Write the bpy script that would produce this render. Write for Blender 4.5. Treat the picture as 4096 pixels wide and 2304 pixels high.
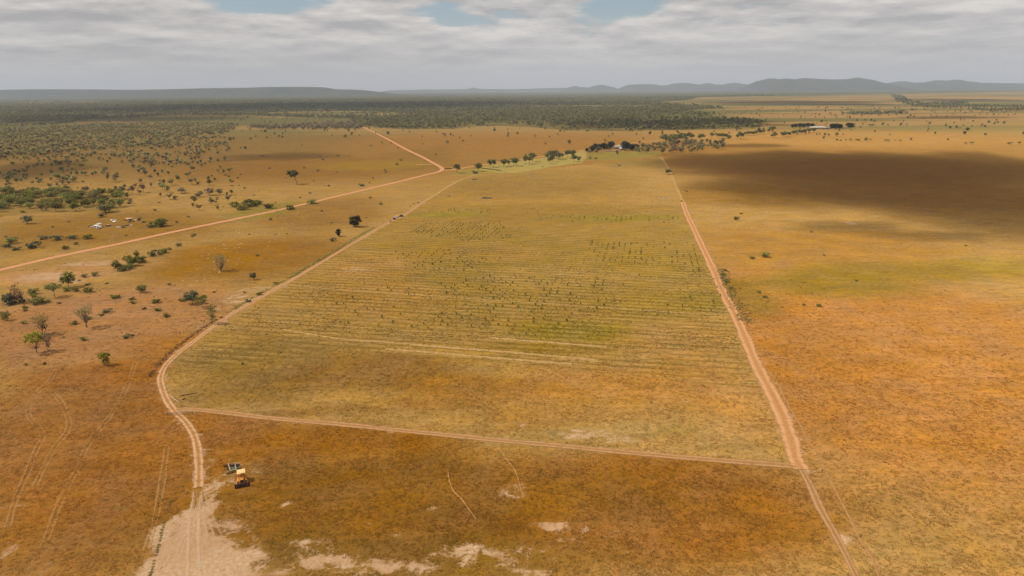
import bpy, math, random
import numpy as np
from mathutils import Vector, Matrix

# ------------------------------------------------------------------ clear
for o in list(bpy.data.objects):
    bpy.data.objects.remove(o, do_unlink=True)
scene = bpy.context.scene
COL = scene.collection
rng = np.random.default_rng(7)
random.seed(7)

# ------------------------------------------------------------------ camera
H = 120.0                       # flying height above the plain (m)
FPX = 2731.0                    # focal length for a frame 4096 px wide (24 mm equivalent)
PITCH = math.radians(16.28)
ROLL = math.radians(0.475)
fwd = Vector((0, math.cos(PITCH), -math.sin(PITCH)))
up0 = Vector((0, math.sin(PITCH), math.cos(PITCH)))
rt0 = Vector((1, 0, 0))
RT = rt0 * math.cos(ROLL) - up0 * math.sin(ROLL)
UP = up0 * math.cos(ROLL) + rt0 * math.sin(ROLL)
CAM = Vector((0, 0, H))
cam_d = bpy.data.cameras.new('camera')
cam_d.sensor_width = 36.0
cam_d.lens = 36.0 * FPX / 4096.0
cam_d.clip_start = 1.0
cam_d.clip_end = 150000.0
cam = bpy.data.objects.new('camera', cam_d)
COL.objects.link(cam)
m = Matrix.Identity(4)
for i in range(3):
    m[i][0] = RT[i]; m[i][1] = UP[i]; m[i][2] = -fwd[i]; m[i][3] = CAM[i]
cam.matrix_world = m
scene.camera = cam

# ------------------------------------------------------------------ sun, sky, exposure
SUN_EL = math.radians(50.0)
SUN_DIR = Vector((-math.cos(SUN_EL), 0.02, math.sin(SUN_EL))).normalized()   # towards the sun: left of the camera
sun_d = bpy.data.lights.new('sun', 'SUN')
sun_d.energy = 5.0
sun_d.angle = math.radians(0.55)
sun_d.color = (1.0, 0.945, 0.86)
sun = bpy.data.objects.new('sun', sun_d)
COL.objects.link(sun)
sun.rotation_euler = SUN_DIR.to_track_quat('Z', 'Y').to_euler()
sun.location = (-300, 0, 400)

scene.view_settings.view_transform = 'Standard'
scene.view_settings.look = 'None'
scene.view_settings.exposure = -0.17
scene.view_settings.gamma = 1.0
scene.view_settings.use_curve_mapping = False
scene.render.engine = 'CYCLES'
cy = scene.cycles
cy.use_denoising = True
cy.denoising_prefilter = 'NONE'
cy.max_bounces = 6
cy.diffuse_bounces = 2
cy.glossy_bounces = 2
cy.transmission_bounces = 3
cy.transparent_max_bounces = 12
cy.volume_bounces = 0
cy.caustics_reflective = False
cy.caustics_refractive = False


def lin(c):
    out = []
    for v in c:
        v = v / 255.0
        out.append(v / 12.92 if v <= 0.04045 else ((v + 0.055) / 1.055) ** 2.4)
    return tuple(out)


class NT:
    """small helper round a node tree"""
    def __init__(self, tree):
        self.t = tree
        tree.nodes.clear()

    def n(self, typ, **kw):
        nd = self.t.nodes.new(typ)
        for k, v in kw.items():
            if k == 'inp':
                for a, b in v.items():
                    sock = nd.inputs[a]
                    if hasattr(b, 'is_output') or isinstance(b, bpy.types.NodeSocket):
                        self.t.links.new(b, sock)
                    else:
                        sock.default_value = b
            else:
                setattr(nd, k, v)
        return nd

    def link(self, a, b):
        self.t.links.new(a, b)

    def math(self, op, a, b=None, c=None, clamp=False):
        nd = self.t.nodes.new('ShaderNodeMath')
        nd.operation = op
        nd.use_clamp = clamp
        for i, v in enumerate((a, b, c)):
            if v is None:
                continue
            if isinstance(v, bpy.types.NodeSocket):
                self.t.links.new(v, nd.inputs[i])
            else:
                nd.inputs[i].default_value = v
        return nd.outputs[0]

    def mix(self, fac, a, b, blend='MIX'):
        nd = self.t.nodes.new('ShaderNodeMix')
        nd.data_type = 'RGBA'
        nd.blend_type = blend
        nd.clamp_factor = True
        for s, v in ((nd.inputs[0], fac), (nd.inputs[6], a), (nd.inputs[7], b)):
            if isinstance(v, bpy.types.NodeSocket):
                self.t.links.new(v, s)
            else:
                if hasattr(v, '__len__') and len(v) == 3:
                    v = tuple(v) + (1.0,)
                s.default_value = v
        return nd.outputs[2]

    def smooth(self, v, lo, hi, a=0.0, b=1.0):
        nd = self.t.nodes.new('ShaderNodeMapRange')
        nd.interpolation_type = 'SMOOTHSTEP'
        nd.inputs[1].default_value = lo
        nd.inputs[2].default_value = hi
        nd.inputs[3].default_value = a
        nd.inputs[4].default_value = b
        self.t.links.new(v, nd.inputs[0])
        return nd.outputs[0]

    def noise(self, vec, scale, detail=3.0, rough=0.55, dist=0.0, w=None):
        nd = self.t.nodes.new('ShaderNodeTexNoise')
        nd.inputs['Scale'].default_value = scale
        nd.inputs['Detail'].default_value = detail
        nd.inputs['Roughness'].default_value = rough
        nd.inputs['Distortion'].default_value = dist
        self.t.links.new(vec, nd.inputs['Vector'])
        return nd.outputs['Fac']


def build_world():
    w = bpy.data.worlds.new('World')
    scene.world = w
    w.use_nodes = True
    w.cycles.sampling_method = 'MANUAL'
    w.cycles.sample_map_resolution = 256
    nt = NT(w.node_tree)
    out = nt.n('ShaderNodeOutputWorld')
    bg = nt.n('ShaderNodeBackground')
    bg.inputs['Strength'].default_value = 0.1
    nt.link(bg.outputs[0], out.inputs[0])
    sky = nt.n('ShaderNodeTexSky', sky_type='NISHITA')
    sky.sun_disc = False
    sky.sun_elevation = SUN_EL
    sky.sun_rotation = math.radians(270.0)
    sky.air_density = 1.0
    sky.dust_density = 0.6
    sky.altitude = 200.0
    tc = nt.n('ShaderNodeTexCoord')
    sep = nt.n('ShaderNodeSeparateXYZ')
    nt.link(tc.outputs['Generated'], sep.inputs[0])
    x, y, z = sep.outputs
    zc = nt.math('MAXIMUM', z, 0.0)

    def plane(dz):
        d = nt.math('ADD', zc, 0.12 + dz)
        cmb = nt.n('ShaderNodeCombineXYZ')
        nt.link(nt.math('DIVIDE', x, d), cmb.inputs[0])
        nt.link(nt.math('DIVIDE', y, d), cmb.inputs[1])
        cmb.inputs[2].default_value = 3.7
        return cmb.outputs[0]

    def dens(vec):
        a = nt.noise(vec, 1.6, 9.0, 0.56, 0.1)
        b = nt.noise(vec, 0.6, 2.0, 0.5)
        # billows: rounded tops, sharp valleys
        c = nt.noise(vec, 3.4, 5.0, 0.5)
        bil = nt.math('SUBTRACT', 1.0, nt.math('MULTIPLY', nt.math('ABSOLUTE', nt.math('SUBTRACT', c, 0.5)), 4.0))
        s_ = nt.math('ADD', nt.math('MULTIPLY', a, 0.66), nt.math('MULTIPLY', b, 0.28))
        return nt.math('ADD', s_, nt.math('MULTIPLY', bil, 0.055))
    v0 = plane(0.0)
    d0 = dens(v0)
    d1 = dens(plane(0.007))
    d2 = dens(plane(0.022))
    # open blue gaps between the clouds, high in the view
    gap = None
    sp = nt.n('ShaderNodeSeparateXYZ')
    nt.link(v0, sp.inputs[0])
    for (gx, gy, rx, ry, s) in SKY_GAPS:
        ex = nt.math('DIVIDE', nt.math('SUBTRACT', sp.outputs[0], gx), rx)
        ey = nt.math('DIVIDE', nt.math('SUBTRACT', sp.outputs[1], gy), ry)
        r2 = nt.math('ADD', nt.math('MULTIPLY', ex, ex), nt.math('MULTIPLY', ey, ey))
        g = nt.math('MULTIPLY', nt.math('POWER', 2.718, nt.math('MULTIPLY', r2, -1.0)), s)
        gap = g if gap is None else nt.math('ADD', gap, g)
    dg = nt.math('SUBTRACT', d0, gap)
    low = nt.smooth(zc, 0.0, 0.10, 0.12, 0.0)          # layers close up towards the horizon
    cov = nt.smooth(nt.math('ADD', dg, low), 0.35, 0.47)
    diff = nt.math('ADD', nt.math('MULTIPLY', nt.math('SUBTRACT', d0, d1), 4.2), nt.math('MULTIPLY', nt.math('SUBTRACT', d0, d2), 2.6))
    fade = nt.smooth(zc, 0.0, 0.10, 0.35, 1.0)
    lit = nt.math('ADD', nt.math('MULTIPLY', diff, fade), 0.50)
    thick = nt.smooth(d0, 0.42, 0.66, 0.10, -0.14)
    lit = nt.math('ADD', lit, thick, clamp=True)
    litf = lit
    cloud = nt.mix(litf, CLOUD_DARK, CLOUD_LIGHT)
    col = nt.mix(cov, sky.outputs[0], cloud)
    hz = nt.math('POWER', 2.718, nt.math('MULTIPLY', zc, -24.0))
    col = nt.mix(nt.math('MULTIPLY', hz, 0.92), col, SKY_HAZE)
    nt.link(col, bg.inputs['Color'])


def skyplane(px, py):
    d = (fwd * FPX + RT * (px - 2048) - UP * (py - 1152)).normalized()
    return d.x / (d.z + 0.12), d.y / (d.z + 0.12)


CLOUD_DARK = (4.85, 4.68, 4.7)
CLOUD_LIGHT = (9.2, 8.65, 8.1)
SKY_HAZE = (5.3, 5.15, 4.9)
SKY_GAPS = []
for (px, py, rx, ry, s) in ((1060, 5, .34, .30, .26), (1790, 75, .18, .40, .22), (2450, 35, .24, .34, .24), (640, 75, .25, .2, .05)):
    gx, gy = skyplane(px, py)
    SKY_GAPS.append((gx, gy, rx, ry, s))
build_world()

# ------------------------------------------------------------------ ground positions
def G(px, py):
    """the point of the plain (z = 0) seen at a place of the 4096 x 2304 photograph"""
    d = fwd * FPX + RT * (px - 2048) - UP * (py - 1152)
    k = -H / d.z
    return Vector((CAM.x + d.x * k, CAM.y + d.y * k, 0.0))


def ppm(px, py):
    """photograph pixels per metre for something upright standing there"""
    g = G(px, py)
    return FPX / ((g - CAM).dot(fwd))


def GP(pts):
    return [G(*p) for p in pts]


# ------------------------------------------------------------------ numpy noise
def _hash(ix, iy, seed):
    n = (ix.astype(np.int64) * 374761393 + iy.astype(np.int64) * 668265263 + seed * 1442695041) & 0x7fffffff
    n = (n ^ (n >> 13)) * 1274126177 & 0x7fffffff
    n = n ^ (n >> 16)
    return (n & 0xffff) / 65535.0


def vnoise(x, y, seed=0):
    ix = np.floor(x); iy = np.floor(y)
    fx = x - ix; fy = y - iy
    fx = fx * fx * (3 - 2 * fx); fy = fy * fy * (3 - 2 * fy)
    a = _hash(ix, iy, seed); b = _hash(ix + 1, iy, seed)
    c = _hash(ix, iy + 1, seed); d = _hash(ix + 1, iy + 1, seed)
    return (a * (1 - fx) + b * fx) * (1 - fy) + (c * (1 - fx) + d * fx) * fy


def fbm(x, y, seed=0, oct=4):
    s = 0.0; a = 0.5; t = 0.0
    for i in range(oct):
        s = s + a * vnoise(x, y, seed + i * 17)
        t += a; a *= 0.5; x = x * 2.03 + 11.3; y = y * 2.03 - 7.1
    return s / t


def sstep(v, lo, hi):
    t = np.clip((v - lo) / (hi - lo), 0, 1)
    return t * t * (3 - 2 * t)


def in_poly(x, y, poly):
    inside = np.zeros(x.shape, bool)
    n = len(poly)
    for i in range(n):
        x1, y1 = poly[i][0], poly[i][1]; x2, y2 = poly[(i + 1) % n][0], poly[(i + 1) % n][1]
        c = ((y1 > y) != (y2 > y))
        xi = (x2 - x1) * (y - y1) / ((y2 - y1) if y2 != y1 else 1e-9) + x1
        inside ^= c & (x < xi)
    return inside


def seg_dist(x, y, poly):
    best = np.full(x.shape, 1e9)
    for (a, b) in zip(poly[:-1], poly[1:]):
        dx, dy = b[0] - a[0], b[1] - a[1]
        L2 = dx * dx + dy * dy + 1e-9
        t = np.clip(((x - a[0]) * dx + (y - a[1]) * dy) / L2, 0, 1)
        best = np.minimum(best, np.hypot(x - a[0] - t * dx, y - a[1] - t * dy))
    return best


# ------------------------------------------------------------------ mesh / object helpers
def mesh_np(name, verts, faces, mats=(), smooth=False, matidx=None):
    """verts (n,3); faces (m,k) array or list of lists"""
    me = bpy.data.meshes.new(name)
    verts = np.asarray(verts, np.float32)
    if isinstance(faces, np.ndarray):
        k = faces.shape[1]; nf = len(faces)
        me.vertices.add(len(verts)); me.vertices.foreach_set('co', verts.ravel())
        me.loops.add(nf * k); me.loops.foreach_set('vertex_index', faces.astype(np.int32).ravel())
        me.polygons.add(nf)
        me.polygons.foreach_set('loop_start', np.arange(0, nf * k, k, dtype=np.int32))
        me.polygons.foreach_set('loop_total', np.full(nf, k, np.int32))
        me.update(calc_edges=True)
    else:
        me.from_pydata([tuple(map(float, v)) for v in verts], [], [list(map(int, f)) for f in faces])
        me.update()
    for mt in mats:
        me.materials.append(mt)
    if matidx is not None:
        me.polygons.foreach_set('material_index', np.asarray(matidx, np.int32))
    if smooth:
        me.polygons.foreach_set('use_smooth', np.ones(len(me.polygons), bool))
    return me


def link(name, me, parent=None, loc=None, rotz=None, scale=None):
    o = bpy.data.objects.new(name, me)
    COL.objects.link(o)
    if parent is not None:
        o.parent = parent
    if loc is not None:
        o.location = loc
    if rotz is not None:
        o.rotation_euler = (0, 0, rotz)
    if scale is not None:
        o.scale = scale
    return o


def tag(o, label=None, cat=None, group=None, kind=None):
    if label: o['label'] = label
    if cat: o['category'] = cat
    if group: o['group'] = group
    if kind: o['kind'] = kind
    return o


def structure(name, me, **kw):
    return tag(link(name, me, **kw), kind='structure')


class MB:
    """collects polygons of one part"""
    def __init__(self):
        self.v = []; self.f = []

    def add(self, vs, fs):
        o = len(self.v)
        self.v += [tuple(p) for p in vs]
        self.f += [[i + o for i in f] for f in fs]

    def box(self, c, s, rx=0, ry=0, rz=0, bev=0.0):
        R = Matrix.Rotation(rz, 3, 'Z') @ Matrix.Rotation(ry, 3, 'Y') @ Matrix.Rotation(rx, 3, 'X')
        c = Vector(c); hx, hy, hz = s[0] / 2, s[1] / 2, s[2] / 2
        if bev <= 0:
            vs = [c + R @ Vector((a * hx, b * hy, d * hz)) for d in (-1, 1) for b in (-1, 1) for a in (-1, 1)]
            self.add(vs, [(0, 2, 3, 1), (4, 5, 7, 6), (0, 1, 5, 4), (2, 6, 7, 3), (0, 4, 6, 2), (1, 3, 7, 5)])
        else:
            b_ = min(bev, hx * .9, hy * .9, hz * .9)
            ring = [(-hx + b_, -hy), (hx - b_, -hy), (hx, -hy + b_), (hx, hy - b_), (hx - b_, hy), (-hx + b_, hy), (-hx, hy - b_), (-hx, -hy + b_)]
            vs = []
            for (zz, k) in ((-hz, 1 - b_ / max(hx, hy)), (-hz + b_, 1), (hz - b_, 1), (hz, 1 - b_ / max(hx, hy))):
                vs += [c + R @ Vector((px * k, py * k, zz)) for px, py in ring]
            fs = [tuple(range(7, -1, -1)), tuple(range(24, 32))]
            for L in range(3):
                for i in range(8):
                    j = (i + 1) % 8
                    fs.append((L * 8 + i, L * 8 + j, L * 8 + 8 + j, L * 8 + 8 + i))
            self.add(vs, fs)
        return self

    def prism(self, prof, y0, y1):
        """profile in x,z extruded along y"""
        n = len(prof)
        vs = [(p[0], y0, p[1]) for p in prof] + [(p[0], y1, p[1]) for p in prof]
        fs = [tuple(range(n)), tuple(range(2 * n - 1, n - 1, -1))]
        for i in range(n):
            j = (i + 1) % n
            fs.append((i, i + n, j + n, j))
        self.add(vs, fs)
        return self

    def tube(self, a, b, r0, r1=None, n=6, caps=True):
        a = Vector(a); b = Vector(b); r1 = r0 if r1 is None else r1
        d = (b - a).normalized()
        u = d.orthogonal().normalized(); w = d.cross(u)
        vs = []
        for (p, r) in ((a, r0), (b, r1)):
            for i in range(n):
                t = 2 * math.pi * i / n
                vs.append(p + (u * math.cos(t) + w * math.sin(t)) * r)
        fs = [(i, (i + 1) % n, n + (i + 1) % n, n + i) for i in range(n)]
        if caps:
            fs += [tuple(range(n - 1, -1, -1)), tuple(range(n, 2 * n))]
        self.add(vs, fs)
        return self

    def build(self, name, mat, parent=None, smooth=False, **kw):
        me = mesh_np(name, self.v, self.f, (mat,), smooth)
        return link(name, me, parent, **kw)


def empty(name, loc, rz=0.0, scale=None):
    o = bpy.data.objects.new(name, None)
    COL.objects.link(o)
    o.location = loc
    o.rotation_euler = (0, 0, rz)
    if scale is not None:
        o.scale = scale
    return o


def copy_tree(o, parent=None):
    c = o.copy(); COL.objects.link(c)
    if parent is not None:
        c.parent = parent
    for ch in o.children:
        copy_tree(ch, c)
    return c


# ------------------------------------------------------------------ materials
def mat_simple(name, rgb, rough=0.8, var=0.25, scale=1.5, metal=0.0, bump=0.0, spec=0.3, rnd=0.0):
    m = bpy.data.materials.new(name); m.use_nodes = True
    nt = NT(m.node_tree)
    out = nt.n('ShaderNodeOutputMaterial')
    b = nt.n('ShaderNodeBsdfPrincipled')
    nt.link(b.outputs[0], out.inputs[0])
    geo = nt.n('ShaderNodeTexCoord')
    n1 = nt.noise(geo.outputs['Object'], scale, 4.0, 0.6)
    dark = tuple(c * (1 - var) for c in rgb); light = tuple(min(1, c * (1 + var)) for c in rgb)
    col = nt.mix(nt.smooth(n1, 0.3, 0.7), dark, light)
    if rnd:
        oi = nt.n('ShaderNodeObjectInfo')
        hs = nt.n('ShaderNodeHueSaturation')
        nt.link(nt.math('ADD', nt.math('MULTIPLY', oi.outputs['Random'], rnd), 1 - rnd / 2), hs.inputs['Value'])
        nt.link(col, hs.inputs['Color']); col = hs.outputs[0]
    nt.link(col, b.inputs['Base Color'])
    b.inputs['Roughness'].default_value = rough
    b.inputs['Metallic'].default_value = metal
    b.inputs['Specular IOR Level'].default_value = spec
    if bump:
        bp = nt.n('ShaderNodeBump'); bp.inputs['Strength'].default_value = bump
        bp.inputs['Distance'].default_value = 0.05
        nt.link(n1, bp.inputs['Height']); nt.link(bp.outputs[0], b.inputs['Normal'])
    return m


def mat_leaf(name, rgb, var=0.35, hue=0.03, trans=0.4):
    m = bpy.data.materials.new(name); m.use_nodes = True
    nt = NT(m.node_tree)
    out = nt.n('ShaderNodeOutputMaterial')
    tc = nt.n('ShaderNodeTexCoord')
    oi = nt.n('ShaderNodeObjectInfo')
    n1 = nt.noise(tc.outputs['Object'], 0.9, 3.0, 0.6)
    dark = tuple(c * (1 - var) for c in rgb); light = (rgb[0] * (1 + var * 1.15), rgb[1] * (1 + var), rgb[2] * (1 + var * .7))
    col = nt.mix(nt.smooth(n1, 0.35, 0.65), dark, light)
    hs = nt.n('ShaderNodeHueSaturation')
    nt.link(nt.math('ADD', nt.math('MULTIPLY', oi.outputs['Random'], hue * 2), 0.5 - hue), hs.inputs['Hue'])
    wn = nt.n('ShaderNodeTexWhiteNoise', noise_dimensions='1D')
    nt.link(nt.math('MULTIPLY', oi.outputs['Random'], 37.0), wn.inputs['W'])
    nt.link(nt.math('ADD', nt.math('MULTIPLY', wn.outputs['Value'], 0.5), 0.75), hs.inputs['Value'])
    nt.link(col, hs.inputs['Color'])
    d = nt.n('ShaderNodeBsdfDiffuse'); t = nt.n('ShaderNodeBsdfTranslucent')
    nt.link(hs.outputs[0], d.inputs[0]); nt.link(hs.outputs[0], t.inputs[0])
    mx = nt.n('ShaderNodeMixShader'); mx.inputs[0].default_value = trans
    nt.link(d.outputs[0], mx.inputs[1]); nt.link(t.outputs[0], mx.inputs[2])
    nt.link(mx.outputs[0], out.inputs[0])
    return m


GAIN = 1.20            # how much the daylight lifts an albedo in the picture


def alb(r, g, b):
    r_, g_, b_ = lin((r, g, b))
    return (r_ * .96 / GAIN, g_ * 1.07 / GAIN, b_ * .97 / GAIN)


BARK = mat_simple('bark', (0.14, 0.105, 0.075), 0.9, 0.35, 2.0, rnd=0.5)
BARK_DARK = mat_simple('bark_dark', (0.07, 0.052, 0.04), 0.9, 0.35, 2.0, rnd=0.4)
L_OLIVE = mat_leaf('leaf_olive', (0.268, 0.244, 0.081))
L_GREY = mat_leaf('leaf_grey', (0.285, 0.232, 0.128), 0.3)
L_GREEN = mat_leaf('leaf_green', (0.21, 0.20, 0.042))
L_BRIGHT = mat_leaf('leaf_bright', (0.288, 0.288, 0.036))
L_DARK = mat_leaf('leaf_dark', (0.055, 0.058, 0.021), 0.4)
L_BLUE = mat_leaf('leaf_bluegreen', (0.138, 0.154, 0.081), 0.35)
L_LANE = mat_leaf('leaf_lane', (0.186, 0.194, 0.068), 0.4)
L_WOOD = mat_leaf('leaf_woodland', (0.280, 0.241, 0.101), 0.4, 0.035)
L_TWIG = mat_leaf('leaf_twig', (0.220, 0.154, 0.099), 0.3)
L_FAR = mat_leaf('leaf_far', (0.22, 0.21, 0.07), 0.35, 0.03)
L_BROWN = mat_leaf('leaf_brown', (0.16, 0.10, 0.045), 0.3)
L_CROP = mat_leaf('leaf_crop', (0.17, 0.19, 0.04), 0.3)
L_YELLOW = mat_leaf('leaf_yellow', (0.16, 0.125, 0.02), 0.3)

# ------------------------------------------------------------------ lines of the place (photograph pixels -> plain)
ROAD = GP([(-220, 1133), (0, 1080), (237, 1025), (469, 977), (701, 926), (938, 877), (1159, 830), (1400, 773), (1598, 726), (1681, 705), (1736, 692), (1760, 685), (1769, 677), (1762, 668), (1731, 651), (1681, 624), (1626, 598), (1571, 568), (1516, 539), (1460, 512), (1430, 497), (1415, 489)])
LANE = GP([(1766, 678), (1800, 680), (1840, 674), (1930, 660), (2042, 643), (2177, 624), (2253, 613), (2340, 600), (2483, 579), (2600, 565), (2690, 556), (2850, 550), (3000, 546), (3130, 538), (3220, 527), (3300, 522)])
TRACK_L0 = GP([(773, 2330), (773, 2139), (778, 2056), (789, 1979), (795, 1924), (796, 1880)])
TRACK_L = GP([(793, 1950), (795, 1924), (795, 1857), (789, 1791), (773, 1736), (740, 1686), (701, 1648), (668, 1603), (648, 1552), (642, 1512), (660, 1466), (707, 1418), (773, 1368), (861, 1302), (938, 1250), (1049, 1186), (1159, 1125), (1270, 1059), (1400, 981), (1500, 922), (1552, 891), (1616, 862), (1655, 835), (1697, 806)])
TRACK_L2 = GP([(1697, 806), (1740, 780), (1790, 748), (1850, 716), (1900, 700)])
TRACK_B = GP([(705, 1640), (734, 1637), (828, 1643), (966, 1659), (1104, 1675), (1270, 1689), (1400, 1701), (1571, 1719), (1792, 1741), (2012, 1763), (2233, 1783), (2454, 1805), (2696, 1827), (2917, 1845), (3138, 1861), (3204, 1872)])
TRACK_R = GP([(3204, 1878), (3182, 1835), (3160, 1752), (3127, 1659), (3082, 1565), (3027, 1462), (2978, 1346), (2933, 1247), (2889, 1165), (2851, 1075), (2812, 993), (2779, 922), (2746, 852), (2731, 808)])
TRACK_R2 = GP([(2731, 808), (2705, 747), (2679, 684), (2644, 628)])
TRACK_R0 = GP([(3440, 2340), (3425, 2304), (3375, 2205), (3331, 2122), (3281, 2034), (3237, 1935), (3206, 1880)])
PAD_R = GP([(2960, 1400), (3020, 1440), (3105, 1521), (3138, 1592), (3176, 1659), (3209, 1714), (3232, 1763), (3270, 1813), (3298, 1879), (3331, 1940), (3364, 2006), (3408, 2089), (3441, 2161), (3485, 2227), (3520, 2320)])
TYRES = [GP(p) for p in (
    [(90, 2330), (110, 2304), (160, 2205), (188, 2150), (221, 2056), (248, 1995), (287, 1918), (320, 1857), (342, 1797), (375, 1747), (430, 1680), (480, 1600), (520, 1520), (540, 1450)],
    [(140, 1945), (177, 1868), (221, 1786), (259, 1741), (276, 1697), (265, 1653), (248, 1614), (221, 1581), (193, 1554)],
    [(30, 2110), (66, 1990), (110, 1890), (144, 1802), (171, 1747), (149, 1703), (116, 1664), (121, 1609), (166, 1554), (204, 1515), (230, 1470)],
    [(585, 2200), (620, 2080), (640, 1980), (655, 1880), (668, 1790)])]
CAMP_TRACK = GP([(444, 973), (446, 955), (453, 938), (436, 925), (400, 918), (330, 912), (285, 905), (300, 893), (330, 885)])
CAMP_TRACK2 = GP([(453, 938), (480, 928), (540, 912), (590, 897), (609, 884), (600, 872), (578, 862)])
SIDE_TRACK = GP([(532, 977), (515, 1000), (497, 1020), (442, 1048), (331, 1070), (165, 1088), (0, 1088), (-120, 1110)])
PATHS = [GP(p) for p in ([(1792, 1885), (1798, 1925), (1815, 1965), (1845, 1995), (1870, 2030), (1905, 2078)],
                         [(1992, 1775), (2010, 1810), (2040, 1855), (2062, 1885), (2085, 1960), (2095, 1990)],
                         [(3060, 1400), (3190, 1470), (3300, 1560)], [(1600, 660), (1690, 655), (1790, 650)])]
FIELD = GP([(734, 1637), (668, 1585), (650, 1500), (720, 1420), (861, 1310), (1159, 1132), (1500, 930), (1697, 806), (1850, 716), (2010, 690), (2330, 660), (2644, 628), (2705, 747), (2746, 852), (2889, 1165), (3027, 1462), (3160, 1752), (3190, 1862), (2454, 1800), (1571, 1714)])
ROWDIR = (G(3138, 1860) - G(828, 1643)).normalized()
ROWN = Vector((-ROWDIR.y, ROWDIR.x, 0))


# ------------------------------------------------------------------ ground sheet
def grow(a, b, step, rate):
    out = [a]
    while out[-1] < b:
        out.append(out[-1] + step); step *= rate
    return out


def ground_sheet():
    xs_pos = grow(330.0, 48000.0, 3.0, 1.032)
    xs_neg = [-v for v in grow(330.0, 48000.0, 3.0, 1.032)][::-1]
    xs = np.array(xs_neg[:-1] + list(np.arange(-330.0, 330.0, 3.0)) + xs_pos)
    ys = np.array([-v for v in grow(60.0, 30000.0, 30.0, 1.25)][::-1] + list(np.arange(-40.0, 110.0, 25.0)) + list(np.arange(110.0, 760.0, 2.6)) + grow(760.0, 46000.0, 2.8, 1.014))
    X, Y = np.meshgrid(xs, ys)
    nx, ny = len(xs), len(ys)
    x = X.ravel(); y = Y.ravel()
    idx = np.arange(nx * ny).reshape(ny, nx)
    F = np.stack([idx[:-1, :-1], idx[:-1, 1:], idx[1:, 1:], idx[1:, :-1]], -1).reshape(-1, 4)
    return x, y, F


# colours of the place, as they should come out in daylight
C_STRAW = alb(176, 130, 74)
C_ORANGE = alb(164, 103, 36)
C_ORANGE2 = alb(186, 120, 58)
C_TAN = alb(188, 136, 82)
C_OLIVE = alb(150, 110, 44)
C_GREEN = alb(140, 112, 32)
C_DKGREEN = alb(112, 98, 40)
C_PINK = alb(196, 134, 88)
C_BROWN = alb(140, 92, 44)
C_FARGOLD = alb(190, 138, 72)
C_FOREST = alb(88, 84, 48)
C_PALE = alb(208, 172, 134)

# (px, py, rx, ry, colour, strength)
ZONES = [
    # wide base areas
    (2050, 640, 3200, 120, alb(154, 106, 52), .9), (600, 640, 900, 110, alb(142, 104, 56), 1.), (1900, 570, 700, 50, alb(158, 107, 52), .9),
    (3400, 560, 900, 50, alb(178, 127, 70), 1.), (3600, 470, 900, 45, alb(156, 118, 72), .9),
    (3700, 1700, 1100, 700, alb(178, 117, 59), 1.), (3900, 1350, 700, 260, alb(182, 121, 64), .9), (4000, 1650, 260, 300, alb(188, 126, 66), .6),
    (3300, 1000, 700, 120, alb(170, 118, 56), .9), (3350, 880, 600, 60, alb(176, 130, 74), .7),
    (3000, 780, 500, 60, alb(152, 105, 44), .8), (3700, 780, 700, 150, alb(142, 96, 48), .9),  # second zone's albedo is lowered to deepen the cloud shadow over it
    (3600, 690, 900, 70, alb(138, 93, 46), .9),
    (3750, 1085, 620, 48, alb(150, 113, 46), .85), (3330, 1140, 420, 70, alb(146, 112, 40), .85), (3010, 1200, 120, 110, alb(146, 108, 42), .8),
    (4050, 1060, 260, 50, alb(164, 128, 56), .6),
    (300, 2000, 900, 600, alb(163, 105, 50), 1.), (200, 1650, 500, 200, alb(158, 104, 56), .9),
    (1600, 2100, 1300, 330, alb(143, 93, 34), 1.), (2600, 2050, 900, 300, alb(154, 98, 40), 1.), (1500, 2260, 900, 120, alb(132, 92, 38), .7),
    (1300, 1790, 700, 100, alb(154, 96, 28), .9), (2000, 2000, 700, 160, alb(142, 94, 36), .7),
    (300, 1330, 700, 220, alb(178, 122, 80), 1.), (560, 1280, 300, 130, alb(176, 122, 78), .8),
    (760, 1400, 320, 90, alb(168, 106, 44), .8), (380, 1500, 420, 60, alb(166, 102, 42), .8),
    (1050, 1040, 450, 110, alb(152, 103, 44), 1.), (800, 1050, 300, 90, alb(158, 104, 30), .8), (1300, 860, 300, 90, alb(152, 106, 54), .9),
    (380, 930, 600, 90, alb(152, 106, 48), .9), (180, 1100, 260, 40, alb(196, 140, 94), .9), (420, 1060, 220, 30, alb(186, 132, 82), .7),
    (1050, 840, 160, 40, alb(138, 116, 46), .7),
    (1200, 680, 600, 60, alb(144, 98, 46), .9), (1650, 640, 200, 60, alb(142, 101, 48), .8), (1480, 660, 260, 25, alb(156, 116, 44), .7),
    (2250, 640, 320, 26, alb(168, 138, 78), .0),
]
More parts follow.
